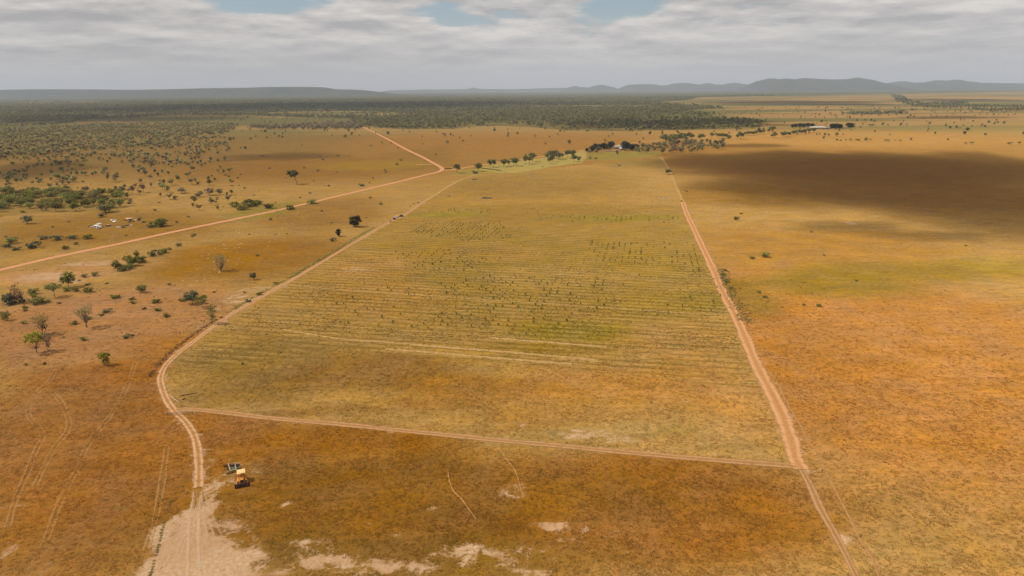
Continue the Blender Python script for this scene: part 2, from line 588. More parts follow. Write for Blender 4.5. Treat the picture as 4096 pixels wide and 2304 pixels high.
FIELD_ZONES = [
    (1900, 1200, 1400, 500, alb(170, 124, 62), 1.), (2100, 740, 500, 60, alb(154, 114, 60), 1.), (2200, 700, 420, 30, alb(160, 119, 62), .8), (2150, 1130, 900, 240, alb(156, 118, 54), .75),
    (2500, 640, 200, 40, alb(142, 109, 52), .8), (2200, 850, 520, 45, alb(160, 116, 54), .9), (1800, 850, 180, 14, alb(150, 128, 46), .8), (2450, 868, 350, 18, alb(150, 124, 44), .8),
    (1900, 930, 320, 50, alb(158, 118, 56), .8), (2650, 950, 280, 60, alb(164, 122, 56), .7), (1650, 1000, 200, 50, alb(164, 118, 44), .7),
    (2000, 1010, 260, 40, alb(172, 122, 62), .7), (2500, 1050, 400, 80, alb(166, 124, 52), .8), (2250, 1100, 300, 60, alb(178, 132, 72), .6),
    (1450, 1080, 260, 70, alb(182, 128, 70), .8), (1500, 1200, 400, 90, alb(178, 124, 62), .8), (2850, 1210, 220, 60, alb(152, 118, 44), .8),
    (2620, 1220, 300, 60, alb(158, 120, 46), .7), (2270, 1320, 330, 52, alb(148, 116, 34), .95), (2150, 1390, 300, 28, alb(152, 112, 34), .7),
    (2750, 1400, 330, 120, alb(176, 125, 70), .8), (2950, 1600, 260, 170, alb(182, 128, 72), .8), (2450, 1560, 520, 120, alb(180, 122, 60), .8),
    (1100, 1450, 450, 110, alb(152, 112, 58), 1.), (1000, 1560, 330, 60, alb(150, 108, 54), .8), (1500, 1480, 380, 90, alb(146, 100, 48), .8),
    (1900, 1530, 420, 60, alb(164, 110, 46), .8), (1800, 1600, 320, 45, alb(160, 108, 46), .7), (2300, 1650, 500, 70, alb(172, 122, 62), .8),
    (2450, 1730, 420, 36, alb(172, 132, 78), .8), (1300, 1650, 400, 25, alb(148, 102, 48), .7), (950, 1330, 200, 60, alb(176, 128, 70), .6),
]
# bare pale soil: (px, py, rx, ry, strength)
BARE = [(730, 2300, 200, 120, 1.3), (760, 2130, 110, 130, 1.1), (950, 1900, 150, 110, .56), (830, 1850, 60, 110, .62), (760, 1960, 60, 90, .62), (1500, 2280, 560, 70, .62), (2000, 2230, 420, 80, .60), (1250, 2230, 240, 80, .62), (2350, 2150, 260, 90, .5), (800, 2260, 330, 150, 1.0), (690, 2130, 130, 120, 1.0), (900, 2130, 150, 90, .72), (620, 2280, 120, 80, 1.0), (770, 2330, 260, 130, 1.25), (720, 2200, 150, 130, 1.15), (800, 2080, 75, 110, 1.05), (740, 2060, 70, 60, 0.90), (850, 1960, 55, 70, 0.89), (930, 2240, 190, 70, 0.95), (1010, 2310, 200, 50, 0.80),
        (1400, 2270, 430, 50, 0.83), (1880, 2220, 260, 50, 0.79), (1620, 2140, 160, 24, 0.67), (2200, 2110, 160, 36, 0.79), (2100, 2290, 140, 40, 0.77), (1200, 2190, 160, 40, 0.75), (2050, 1960, 110, 60, 0.69),
        (1450, 2090, 60, 20, 0.67), (1130, 2035, 45, 22, 0.92), (2450, 2200, 60, 40, 0.67), (2700, 2260, 60, 40, 0.67), (1720, 2050, 60, 40, 0.67),
        (2330, 1735, 230, 36, 0.72), (2480, 1765, 160, 22, 0.79), (2050, 1690, 160, 20, 0.62), (2850, 1815, 70, 16, 0.72), (2755, 1612, 30, 10, 0.92), (2300, 1625, 30, 8, 0.67),
        (915, 1835, 40, 16, 0.87), (975, 1975, 60, 12, 0.92), (870, 1905, 50, 30, 0.77), (1000, 1880, 110, 60, 0.57), (50, 2030, 70, 25, 0.95), (10, 2220, 60, 60, 0.72), (170, 2270, 80, 60, 0.72),
        (3340, 2160, 40, 60, 0.92), (3370, 2230, 35, 45, 0.90), (3060, 1610, 16, 40, 0.87), (3560, 1905, 60, 30, 0.59),
        (180, 1105, 150, 30, 0.95), (270, 1120, 60, 14, 0.92), (360, 1055, 180, 18, 0.82), (960, 1200, 110, 40, 0.72), (1010, 1160, 130, 26, 0.67), (1120, 1145, 60, 18, 0.67), (870, 1240, 30, 10, 0.72), (310, 1125, 40, 16, 0.77),
        (1430, 1085, 130, 14, 0.67), (1400, 1075, 60, 10, 0.72), (290, 1330, 140, 14, 0.52), (205, 1440, 160, 12, 0.52), (380, 1050, 90, 10, 0.57), (3390, 892, 40, 10, 0.80), (1690, 658, 60, 4, 0.77), (1350, 640, 600, 5, 0.37)]


def ellipse(px, py, rx, ry):
    c = G(px, py)
    pt = max(py - ry, 376.0)
    a = (G(px + rx, py) - G(px - rx, py)).length / 2
    y1 = G(px, pt).y; y0 = G(px, py + ry).y
    return c.x, (y0 + y1) / 2, a, max((y1 - y0) / 2, 1.0)


# woodland outlines on the plain
P_DENSE = GP([(-200, 640), (-200, 520), (150, 515), (300, 503), (560, 495), (900, 496), (955, 499), (940, 520), (900, 537), (760, 548), (700, 560), (640, 590), (420, 600), (300, 612), (0, 640)])
P_SCATTER = GP([(-300, 720), (-200, 630), (300, 600), (640, 575), (780, 545), (900, 545), (920, 600), (900, 660), (700, 690), (480, 700), (300, 740), (0, 760)])
P_SPARSE = GP([(-300, 770), (0, 700), (480, 660), (900, 640), (960, 800), (800, 850), (520, 830), (300, 770), (0, 770)])
P_THICKET = GP([(-200, 870), (-200, 785), (70, 770), (300, 765), (440, 768), (520, 800), (510, 838), (420, 852), (200, 850), (0, 868)])
P_HEDGE = GP([(1000, 514), (1000, 506), (1180, 502), (1300, 496), (1440, 494), (1455, 503), (1440, 518), (1250, 520), (1100, 518)])
P_FOREST = GP([(-2200, 470), (-600, 492), (0, 505), (250, 500), (330, 480), (700, 462), (1000, 462), (1200, 470), (1400, 474), (1430, 492), (1470, 508), (1600, 518), (1800, 516), (1890, 506), (2010, 502), (2120, 510), (2280, 522), (2500, 524), (2700, 520), (2860, 518), (3040, 512), (3060, 492), (2960, 478), (2800, 470), (2850, 455), (2700, 446), (2900, 432), (2800, 420), (2560, 412), (2750, 400), (2800, 388), (3300, 380), (4300, 362), (5200, 352), (4096, 346), (2048, 362), (0, 378), (-1600, 392)])
P_FOREST_GAPS = [GP(p) for p in ([(1000, 452), (1250, 444), (1550, 446), (1700, 455), (1500, 466), (1250, 466)], [(2050, 424), (2250, 421), (2600, 420), (2560, 426), (2200, 428)],
                                 [(2500, 482), (2700, 478), (2740, 484), (2560, 490)], [(0, 408), (350, 404), (600, 408), (300, 415), (0, 418)])]
P_YOUNG = GP([(2520, 615), (2560, 590), (2640, 580), (2760, 572), (2900, 570), (2905, 590), (2860, 606), (2700, 618)])
P_EASTBAND = [GP(p) for p in ([(3560, 380), (3600, 382), (3640, 408), (3720, 416), (3700, 424), (3600, 414)], [(3640, 425), (3760, 412), (3880, 408), (3860, 418), (3900, 432), (3780, 436)],
                              [(3850, 438), (3900, 424), (4200, 424), (4200, 440), (3960, 448)], [(3340, 455), (3600, 448), (3640, 456), (3400, 462)])]
SHADEPATCH = None


def ground_color(x, y):
    """albedo (n,3), bare, rows, wood for points on the plain"""
    n = len(x)
    wx = x + 26 * (fbm(x / 55, y / 55, 3) - .5) + 60 * (fbm(x / 220, y / 220, 5, 3) - .5) * sstep(y, 300, 900)
    wy = y + 26 * (fbm(x / 55, y / 55, 9) - .5) + 60 * (fbm(x / 220, y / 220, 8, 3) - .5) * sstep(y, 300, 900)
    col = np.tile(np.array(C_STRAW), (n, 1))
    far = sstep(y, 1200, 2600)[:, None]
    col = col * (1 - far) + np.array(alb(150, 124, 72)) * far

    def paint(zs, sel=None):
        nonlocal col
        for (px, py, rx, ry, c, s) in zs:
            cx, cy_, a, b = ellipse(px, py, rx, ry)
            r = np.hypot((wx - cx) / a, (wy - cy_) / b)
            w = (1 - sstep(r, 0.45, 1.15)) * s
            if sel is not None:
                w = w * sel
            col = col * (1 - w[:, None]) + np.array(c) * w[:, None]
    fm = in_poly(x, y, FIELD).astype(float)
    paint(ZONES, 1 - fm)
    paint([(1900, 1200, 3000, 1500, alb(168, 122, 62), 1.)], fm)
    paint(FIELD_ZONES, fm)
    # mown lawn of the tree lane
    lawn = in_poly(x + 3 * (fbm(x / 9, y / 9, 4) - .5), y, GP([(1880, 690), (1920, 668), (1990, 655), (2110, 640), (2180, 630), (2260, 617), (2345, 603), (2347, 625), (2337, 645), (2325, 652), (2200, 668), (2080, 690), (2000, 692)])).astype(float)[:, None]
    col = col * (1 - lawn) + np.array(alb(170, 141, 80)) * lawn
    lawn2 = in_poly(x, y, GP([(1800, 700), (1830, 680), (1900, 674), (2000, 690), (2010, 690), (1900, 705)])).astype(float)[:, None] * .7
    col = col * (1 - lawn2) + np.array(alb(158, 130, 62)) * lawn2
    gd = in_poly(x, y, GP([(2350, 620), (2350, 612), (2480, 604), (2640, 604), (2640, 622), (2480, 640), (2345, 642)])).astype(float)[:, None] * .7
    col = col * (1 - gd) + np.array(alb(140, 122, 56)) * gd
    # medium-scale shifts of the grass colour
    k = fbm(x / 38, y / 30, 21)
    k2 = fbm(x / 16, y / 11, 33)
    amp = (1 - sstep(y, 500, 1500) * .35)
    t = np.clip((k - .5) * 1.5 * amp, -1, 1)
    warm = np.array([1.0, .975, .86]); cool = np.array([.97, 1.0, 1.04])
    col = col * np.where(t[:, None] > 0, 1 + (warm - 1) * t[:, None], 1 + (cool - 1) * (-t[:, None]))
    col = col * (1 + .34 * (k2 - .5) * amp)[:, None]
    # far bands
    fb = fbm(x / 900, y / 260, 61, 4)
    fw = sstep(y, 1500, 2500)
    band = np.array(alb(160, 118, 74)); band2 = np.array(alb(98, 90, 54)); 
    tb = sstep(fb, .42, .58)
    col = col * (1 - .75 * fw[:, None]) + (.75 * fw[:, None]) * (band * tb[:, None] + band2 * (1 - tb[:, None]))
    wood = in_poly(wx, wy, P_FOREST).astype(float)
    for gp in P_FOREST_GAPS:
        wood *= 1 - .85 * in_poly(wx, wy, gp)
    wc = wood * sstep(y, 1500, 7000)
    w2 = wood * .45 * (1 - sstep(y, 1500, 7000))
    wcol = np.array(C_FOREST)
    wall = np.clip(wc * .9 + w2, 0, 1)[:, None]
    col = col * (1 - wall) + wcol * wall
    for pl in (P_DENSE, P_THICKET):
        u = in_poly(wx, wy, pl).astype(float)[:, None] * .5
        col = col * (1 - u) + np.array(alb(136, 106, 54)) * u
    bare = np.zeros(n)
    for (px, py, rx, ry, s) in BARE:
        cx, cy_, a, b = ellipse(px, py, rx, ry)
        r = np.hypot((wx * .35 + x * .65 - cx) / a, (wy * .35 + y * .65 - cy_) / b)
        bare = np.maximum(bare, s * (1 - sstep(r, 0.35, 1.15)))
    near = (y < 1400) & (y > 80) & (np.abs(x) < 900)
    xn, yn = x[near], y[near]
    worn = np.zeros(n)
    for (pl, w, s) in ((TRACK_L, 4.6, .62), (TRACK_B, 4.0, .55), (TRACK_R, 6.5, .62), (TRACK_R0, 3.4, .5), (ROAD, 8, .35), (TRACK_R2, 4, .4), (TRACK_L2, 5, .35)):
        d = seg_dist(xn, yn, pl)
        worn[near] = np.maximum(worn[near], s * (1 - sstep(d, w * .45, w)))
    bare = np.maximum(bare, worn)
    rows = in_poly(x, y, GP([(700, 1440), (1159, 1132), (1500, 930), (1690, 818), (2730, 820), (2889, 1165), (3027, 1462), (3060, 1560), (1900, 1440), (1300, 1400), (900, 1480)])).astype(float)
    return col, bare, rows, wood


def make_ground_material():
    m = bpy.data.materials.new('plain_grass'); m.use_nodes = True
    nt = NT(m.node_tree)
    out = nt.n('ShaderNodeOutputMaterial')
    b = nt.n('ShaderNodeBsdfDiffuse')
    b.inputs['Roughness'].default_value = 0.6
    nt.link(b.outputs[0], out.inputs[0])
    geo = nt.n('ShaderNodeNewGeometry')
    pos = geo.outputs['Position']

    def attr(nm):
        a = nt.n('ShaderNodeAttribute', attribute_name=nm)
        return a
    tint = attr('tint').outputs['Color']
    bare = attr('bare').outputs['Fac']
    rows = attr('rows').outputs['Fac']
    wood = attr('wood').outputs['Fac']
    # wind-combed streaks
    mp = nt.n('ShaderNodeMapping'); nt.link(pos, mp.inputs[0])
    mp.inputs['Rotation'].default_value = (0, 0, math.radians(-24)); mp.inputs['Scale'].default_value = (0.055, 0.26, 1)
    streak = nt.noise(mp.outputs[0], 1.0, 5.0, 0.62, 0.8)
    clump = nt.noise(pos, 0.32, 4.0, 0.62, 0.3)
    fine = nt.noise(pos, 1.7, 3.0, 0.65)
    patch = nt.noise(pos, 0.045, 4.0, 0.6, 0.4)
    v = nt.math('ADD', nt.math('MULTIPLY', nt.math('SUBTRACT', streak, .5), .75), nt.math('MULTIPLY', nt.math('SUBTRACT', clump, .5), 1.1))
    v = nt.math('ADD', v, nt.math('MULTIPLY', nt.math('SUBTRACT', fine, .5), 1.0))
    v = nt.math('ADD', v, nt.math('MULTIPLY', nt.math('SUBTRACT', patch, .5), .25))
    val = nt.math('ADD', nt.math('MULTIPLY', v, .95), 1.0)
    val = nt.math('MAXIMUM', val, 0.35)
    hs = nt.n('ShaderNodeHueSaturation')
    nt.link(tint, hs.inputs['Color']); nt.link(val, hs.inputs['Value'])
    nt.link(nt.smooth(patch, .3, .7, .96, 1.04), hs.inputs['Saturation'])
    nt.link(nt.smooth(clump, .3, .7, .504, .497), hs.inputs['Hue'])
    col = hs.outputs[0]
    # dark tussocks dotted in the grass
    tus = nt.noise(pos, 0.75, 2.0, 0.5)
    tusk = nt.math('MULTIPLY', nt.smooth(tus, .62, .72), nt.smooth(patch, .40, .58))
    col = nt.mix(nt.math('MULTIPLY', tusk, .5), col, alb(92, 74, 32))
    # crop rows
    dt = nt.n('ShaderNodeVectorMath', operation='DOT_PRODUCT'); nt.link(pos, dt.inputs[0]); dt.inputs[1].default_value = (ROWN.x, ROWN.y, 0)
    wob = nt.noise(pos, 0.03, 2.0, .5)
    ph = nt.math('MULTIPLY', nt.math('ADD', dt.outputs['Value'], nt.math('MULTIPLY', wob, 2.4)), 2 * math.pi / 6.2)
    sn = nt.math('SINE', ph)
    mpr = nt.n('ShaderNodeMapping'); nt.link(pos, mpr.inputs[0])
    mpr.inputs['Rotation'].default_value = (0, 0, -math.atan2(ROWDIR.y, ROWDIR.x)); mpr.inputs['Scale'].default_value = (0.02, 0.10, 1)
    rn = nt.noise(mpr.outputs[0], 1.0, 4.0, .6)
    brk = nt.noise(pos, .11, 4., .65)
    rowm = nt.math('MULTIPLY', rows, nt.math('MULTIPLY', nt.smooth(rn, .32, .60, .35, 1.0), nt.smooth(brk, .34, .60, .35, 1.0)))
    rlight = nt.math('MULTIPLY', nt.smooth(sn, .35, .95), rowm)
    rdark = nt.math('MULTIPLY', nt.smooth(sn, -.35, -.95), rowm)
    sn2 = nt.math('SINE', nt.math('MULTIPLY', nt.math('ADD', ph, nt.math('MULTIPLY', rn, 5.0)), 2.0))
    rdark2 = nt.math('MULTIPLY', nt.smooth(sn2, .1, .95), rowm)
    col = nt.mix(nt.math('MULTIPLY', rlight, .45), col, alb(196, 154, 96))
    col = nt.mix(nt.math('MULTIPLY', rdark2, .30), col, alb(124, 100, 40))
    col = nt.mix(nt.math('MULTIPLY', rdark, .62), col, alb(112, 86, 36))
    mps = nt.n('ShaderNodeMapping'); nt.link(pos, mps.inputs[0])
    mps.inputs['Rotation'].default_value = (0, 0, -math.atan2(ROWDIR.y, ROWDIR.x)); mps.inputs['Scale'].default_value = (0.05, 0.55, 1)
    rstreak = nt.noise(mps.outputs[0], 1.0, 3.0, .6)
    col = nt.mix(nt.math('MULTIPLY', nt.math('MULTIPLY', nt.smooth(rstreak, .52, .68), rows), .6), col, alb(116, 92, 38))
    # bare ground breaking through
    bn = nt.noise(pos, 0.19, 8.0, .70, .6)
    bn2 = nt.noise(pos, 0.9, 4.0, .6)
    bsum = nt.math('ADD', nt.math('ADD', nt.math('MULTIPLY', nt.math('SUBTRACT', bn, .5), 2.3), nt.math('MULTIPLY', nt.math('SUBTRACT', bn2, .5), .9)), bare)
    bm = nt.smooth(bsum, 0.55, 0.95)
    soil = nt.mix(nt.smooth(nt.noise(pos, .05, 4., .6), .4, .6), alb(216, 176, 150), alb(208, 160, 134))
    soil = nt.mix(nt.smooth(bn2, .35, .7), soil, alb(194, 146, 104))
    soil = nt.mix(nt.smooth(wood, .2, .8), soil, alb(190, 140, 92))
    col = nt.mix(nt.math('MULTIPLY', bm, .9), col, soil)
    # far woodland seen only as a mottled mass
    wn = nt.noise(pos, 0.012, 4.0, .65)
    col = nt.mix(nt.math('MULTIPLY', nt.math('MULTIPLY', wood, nt.smooth(wn, .42, .58)), .5), col, alb(66, 66, 40))
    nt.link(col, b.inputs['Color'])
    bp = nt.n('ShaderNodeBump'); bp.inputs['Strength'].default_value = 0.42; bp.inputs['Distance'].default_value = 0.7
    hgt = nt.math('ADD', nt.math('MULTIPLY', clump, .75), nt.math('MULTIPLY', fine, .38))
    hgt = nt.math('ADD', hgt, nt.math('MULTIPLY', streak, .6))
    hgt = nt.math('ADD', hgt, nt.math('MULTIPLY', nt.math('MULTIPLY', sn, rowm), .22))
    hgt = nt.math('MULTIPLY', hgt, nt.math('SUBTRACT', 1.0, nt.math('MULTIPLY', bm, .7)))
    nt.link(hgt, bp.inputs['Height'])
    nt.link(bp.outputs[0], b.inputs['Normal'])
    return m


def build_ground():
    x, y, F = ground_sheet()
    me = mesh_np('ground', np.stack([x, y, np.zeros_like(x)], 1), F, (make_ground_material(),), True)
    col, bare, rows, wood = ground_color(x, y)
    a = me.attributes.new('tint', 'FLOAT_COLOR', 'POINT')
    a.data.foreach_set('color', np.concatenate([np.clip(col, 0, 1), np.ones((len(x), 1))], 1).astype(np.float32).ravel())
    for nm, d in (('bare', bare), ('rows', rows), ('wood', wood)):
        at = me.attributes.new(nm, 'FLOAT', 'POINT')
        at.data.foreach_set('value', d.astype(np.float32))
    return structure('ground', me)


build_ground()


# ------------------------------------------------------------------ roads and tracks
def smooth_line(pts, step):
    P = [Vector(p) for p in pts]
    out = []
    n = len(P)
    for i in range(n - 1):
        p0 = P[max(i - 1, 0)]; p1 = P[i]; p2 = P[i + 1]; p3 = P[min(i + 2, n - 1)]
        L = (p2 - p1).length
        k = max(1, int(L / step))
        for j in range(k):
            t = j / k
            q = 0.5 * ((2 * p1) + (p2 - p0) * t + (2 * p0 - 5 * p1 + 4 * p2 - p3) * t * t + (3 * p1 - p0 - 3 * p2 + p3) * t ** 3)
            out.append(q)
    out.append(P[-1])
    return out


def mat_track(name, pale, mid, grass, hump=0.6, edge=0.62, faint=None):
    m = bpy.data.materials.new(name); m.use_nodes = True
    nt = NT(m.node_tree)
    out = nt.n('ShaderNodeOutputMaterial')
    b = nt.n('ShaderNodeBsdfDiffuse')
    geo = nt.n('ShaderNodeNewGeometry'); pos = geo.outputs['Position']
    au = nt.n('ShaderNodeAttribute', attribute_name='across'); u = au.outputs['Fac']
    al = nt.n('ShaderNodeAttribute', attribute_name='along').outputs['Fac']
    cmb = nt.n('ShaderNodeCombineXYZ')
    nt.link(nt.math('MULTIPLY', u, 2.6), cmb.inputs[0]); nt.link(nt.math('MULTIPLY', al, 0.05), cmb.inputs[1])
    lane = nt.noise(cmb.outputs[0], 1.6, 5.0, .68)
    n1 = nt.noise(pos, 0.5, 4.0, .62); n2 = nt.noise(pos, 2.2, 3.0, .6)
    au_ = nt.math('ABSOLUTE', u)
    rut = nt.math('SUBTRACT', 1.0, nt.math('DIVIDE', nt.math('ABSOLUTE', nt.math('SUBTRACT', au_, .46)), .34), clamp=True)
    rutm = nt.smooth(nt.math('ADD', rut, nt.math('MULTIPLY', nt.math('SUBTRACT', lane, .5), 1.2)), .1, .75)
    col = nt.mix(rutm, mid, pale)
    col = nt.mix(nt.math('MULTIPLY', nt.smooth(n1, .5, .72), .45), col, mid)
    g = nt.math('MULTIPLY', nt.smooth(nt.math('ADD', nt.math('SUBTRACT', 0.30, au_), nt.math('MULTIPLY', nt.math('SUBTRACT', n1, .5), 1.3)), 0.0, .3), hump)
    col = nt.mix(g, col, grass)
    hs = nt.n('ShaderNodeHueSaturation'); nt.link(col, hs.inputs['Color'])
    nt.link(nt.math('ADD', nt.math('MULTIPLY', nt.math('SUBTRACT', n2, .5), .7), 1.0), hs.inputs['Value'])
    nt.link(hs.outputs[0], b.inputs['Color'])
    bp = nt.n('ShaderNodeBump'); bp.inputs['Strength'].default_value = .5; bp.inputs['Distance'].default_value = .25
    nt.link(nt.math('ADD', n1, nt.math('ADD', nt.math('MULTIPLY', n2, .4), lane)), bp.inputs['Height']); nt.link(bp.outputs[0], b.inputs['Normal'])
    # crumbling edge
    e = nt.math('ADD', au_, nt.math('MULTIPLY', nt.math('SUBTRACT', nt.math('ADD', nt.math('MULTIPLY', n1, .6), nt.math('MULTIPLY', n2, .4)), .5), 1.5))
    tr = nt.n('ShaderNodeBsdfTransparent')
    mx = nt.n('ShaderNodeMixShader')
    alpha = nt.smooth(e, edge, edge + .36)
    if faint is not None:      # only the two wheel marks show, here and there
        keep = nt.smooth(nt.math('ADD', nt.math('ADD', rut, nt.math('MULTIPLY', nt.math('SUBTRACT', nt.noise(pos, .06, 3., .6), .5), 2.4)), nt.math('MULTIPLY', nt.math('SUBTRACT', n1, .5), 1.6)), .35, .95)
        alpha = nt.math('SUBTRACT', 1.0, nt.math('MULTIPLY', keep, faint))
    nt.link(alpha, mx.inputs[0])
    nt.link(b.outputs[0], mx.inputs[1]); nt.link(tr.outputs[0], mx.inputs[2])
    nt.link(mx.outputs[0], out.inputs[0])
    return m


def strip(name, pts, width, mat, z=0.03, step=2.0, wvar=0.12, rut=0.05):
    L = smooth_line(pts, step)
    n = len(L)
    cross = np.array([-1, -.75, -.46, -.2, 0, .2, .46, .75, 1])
    prof = np.array([0, .02, -rut, .03, .05, .03, -rut, .02, 0]) + rut + .004
    V = []; U = []; A = []
    s = 0
    for i, p in enumerate(L):
        a = L[max(i - 1, 0)]; b = L[min(i + 1, n - 1)]
        d = (b - a); d.z = 0; d.normalize()
        nrm = Vector((-d.y, d.x, 0))
        if i: s += (p - L[i - 1]).length
        w = width * (1 + wvar * 2 * (float(vnoise(np.array([s / 9.0]), np.array([width * 3.3]), 5)[0]) - .5)) / 2
        for c, h in zip(cross, prof):
            V.append((p.x + nrm.x * w * c, p.y + nrm.y * w * c, z + h)); U.append(c); A.append(s)
    k = len(cross)
    F = np.array([(i * k + j, i * k + j + 1, (i + 1) * k + j + 1, (i + 1) * k + j) for i in range(n - 1) for j in range(k - 1)])[:, ::-1]
    me = mesh_np(name, V, F, (mat,), True)
    for nm, dat in (('across', U), ('along', A)):
        at = me.attributes.new(nm, 'FLOAT', 'POINT'); at.data.foreach_set('value', np.array(dat, np.float32))
    return structure(name, me)


M_ROAD = mat_track('gravel_road', alb(212, 148, 112), alb(196, 130, 92), alb(190, 128, 88), .3, .66)
M_TRACK = mat_track('dirt_track', alb(204, 150, 116), alb(180, 128, 90), alb(158, 110, 62), .9, .46)
M_TRACKB = mat_track('dry_track', alb(186, 135, 98), alb(168, 118, 78), alb(158, 108, 60), .7, .50)
M_TRACKR = mat_track('wide_track', alb(208, 148, 106), alb(190, 132, 90), alb(176, 118, 70), .6, .48)
M_FAINT = mat_track('faint_track', alb(200, 146, 98), alb(186, 130, 78), alb(176, 120, 66), .2, .40, faint=.45)
M_TRACKD = mat_track('dry_faint_track', alb(192, 146, 92), alb(178, 132, 78), alb(172, 126, 70), .6, .42)
M_FAN0 = mat_track('worn_ground', alb(224, 182, 152), alb(196, 148, 116), alb(190, 142, 106), .35, .4, faint=.5)
M_PAD = mat_track('cattle_pad', alb(188, 136, 94), alb(178, 124, 78), alb(172, 120, 72), .1, .22)
M_LANE = mat_track('lane_road', alb(206, 154, 108), alb(192, 142, 94), alb(176, 130, 80), .3, .8)
strip('gravel_road', ROAD, 8.0, M_ROAD, .03, 3.0, .06)
strip('lane_road', LANE, 6.5, M_LANE, .02, 5.0, .1)
strip('dirt_track', TRACK_L, 4.4, M_TRACK, .045, 1.5)
strip('wheel_marks', TRACK_L0, 6.0, M_FAN0, .05, 1.5, .2)
strip('faint_track', TRACK_L2, 5.5, M_TRACKD, .03, 3.0, .3)
strip('boundary_track', TRACK_B, 4.6, M_TRACKB, .035, 1.5)
strip('wide_track', TRACK_R, 8.4, M_TRACKR, .055, 2.0, .16)
strip('faint_track', TRACK_R2, 6.5, M_TRACKD, .03, 3.0, .3)
strip('dirt_track', TRACK_R0, 3.2, M_TRACKB, .03, 1.5, .3)
strip('cattle_pad', PAD_R, 1.5, M_PAD, .03, 1.2, .3, .03)
M_FAN = mat_track('wheel_marks', alb(226, 180, 148), alb(196, 146, 112), alb(188, 138, 100), .3, .4, faint=.30)
for i, t in enumerate(([(789, 1985), (760, 2070), (715, 2170), (640, 2330)], [(790, 1980), (775, 2080), (745, 2190), (705, 2330)], [(795, 1950), (805, 2060), (820, 2180), (850, 2330)], [(797, 1930), (830, 2040), (880, 2160), (960, 2330)])):
    strip('wheel_marks', GP(t), 3.4, M_FAN, .03 + .005 * i, 1.5, .25)
for i, t in enumerate(TYRES):
    strip('tyre_track', t, 3.2, M_FAINT, .02 + .006 * i, 1.5, .2)
strip('camp_track', CAMP_TRACK, 4.0, M_FAINT, .02, 2.0)
strip('camp_track', CAMP_TRACK2, 4.0, M_FAINT, .028, 2.0)
strip('side_track', SIDE_TRACK, 5.0, M_FAINT, .02, 2.0)
for i, t in enumerate(PATHS):
    strip('cattle_pad', t, 1.0, M_PAD, .02, 1.2, .5, .03)


# ------------------------------------------------------------------ far hills
def mat_hill(name, c1, c2):
    m = bpy.data.materials.new(name); m.use_nodes = True
    nt = NT(m.node_tree)
    out = nt.n('ShaderNodeOutputMaterial'); b = nt.n('ShaderNodeBsdfDiffuse')
    geo = nt.n('ShaderNodeNewGeometry')
    n1 = nt.noise(geo.outputs['Position'], .004, 5., .65); n2 = nt.noise(geo.outputs['Position'], .02, 4., .65)
    col = nt.mix(nt.smooth(n1, .35, .65), c1, c2)
    hs = nt.n('ShaderNodeHueSaturation'); nt.link(col, hs.inputs['Color'])
    nt.link(nt.math('ADD', nt.math('MULTIPLY', nt.math('SUBTRACT', n2, .5), 1.0), 1.0), hs.inputs['Value'])
    nt.link(hs.outputs[0], b.inputs[0]); nt.link(b.outputs[0], out.inputs[0])
    return m


M_HILL = mat_hill('hill_scrub', alb(46, 52, 40), alb(74, 72, 48))


def ridge(name, prof, dist, depth, seed, rough=.25, flat=0.0):
    """a range of hills: crest outline (photo px) stood up at its real distance and height"""
    px = np.array([p[0] for p in prof], float); py = np.array([p[1] for p in prof], float)
    n = max(40, int((px[-1] - px[0]) / 7))
    q = np.linspace(px[0], px[-1], n)
    t = np.interp(q, px, py)
    crest = []
    for a, b in zip(q, t):
        d = fwd * FPX + RT * (a - 2048) - UP * (b - 1152)
        k = dist / d.y
        crest.append((CAM.x + d.x * k, max(CAM.z + d.z * k, 2.0)))
    crest = np.array(crest)
    e_ = np.linspace(0, 1, n)
    crest[:, 1] *= sstep(e_, -.001, .10) * sstep(1 - e_, -.001, .10)      # the range runs out into the plain at both ends
    m_ = 30
    s = np.linspace(-1, 1, m_)
    V = np.zeros((m_, n, 3))
    for j, v in enumerate(s):
        yy = dist + v * depth / 2
        if flat > 0:
            sh = float(sstep(np.array([1 - abs(v)]), 0, 1 - flat)[0])
        else:
            sh = (1 - abs(v)) ** 0.85
        nz = fbm(crest[:, 0] / (depth * .22) + 3, np.full(n, yy) / (depth * .22), seed, 4) - .5
        V[j, :, 0] = crest[:, 0]
        V[j, :, 1] = yy
        hh = crest[:, 1] * np.clip(sh * (1 + rough * 2 * nz * (1 - sh ** 4)), 0, 1.0)
        V[j, :, 2] = hh - 3.0 * (1 - sh)
    idx = np.arange(m_ * n).reshape(m_, n)
    F = np.stack([idx[:-1, :-1], idx[:-1, 1:], idx[1:, 1:], idx[1:, :-1]], -1).reshape(-1, 4)
    return structure(name, mesh_np(name, V.reshape(-1, 3), F, (M_HILL,), True))


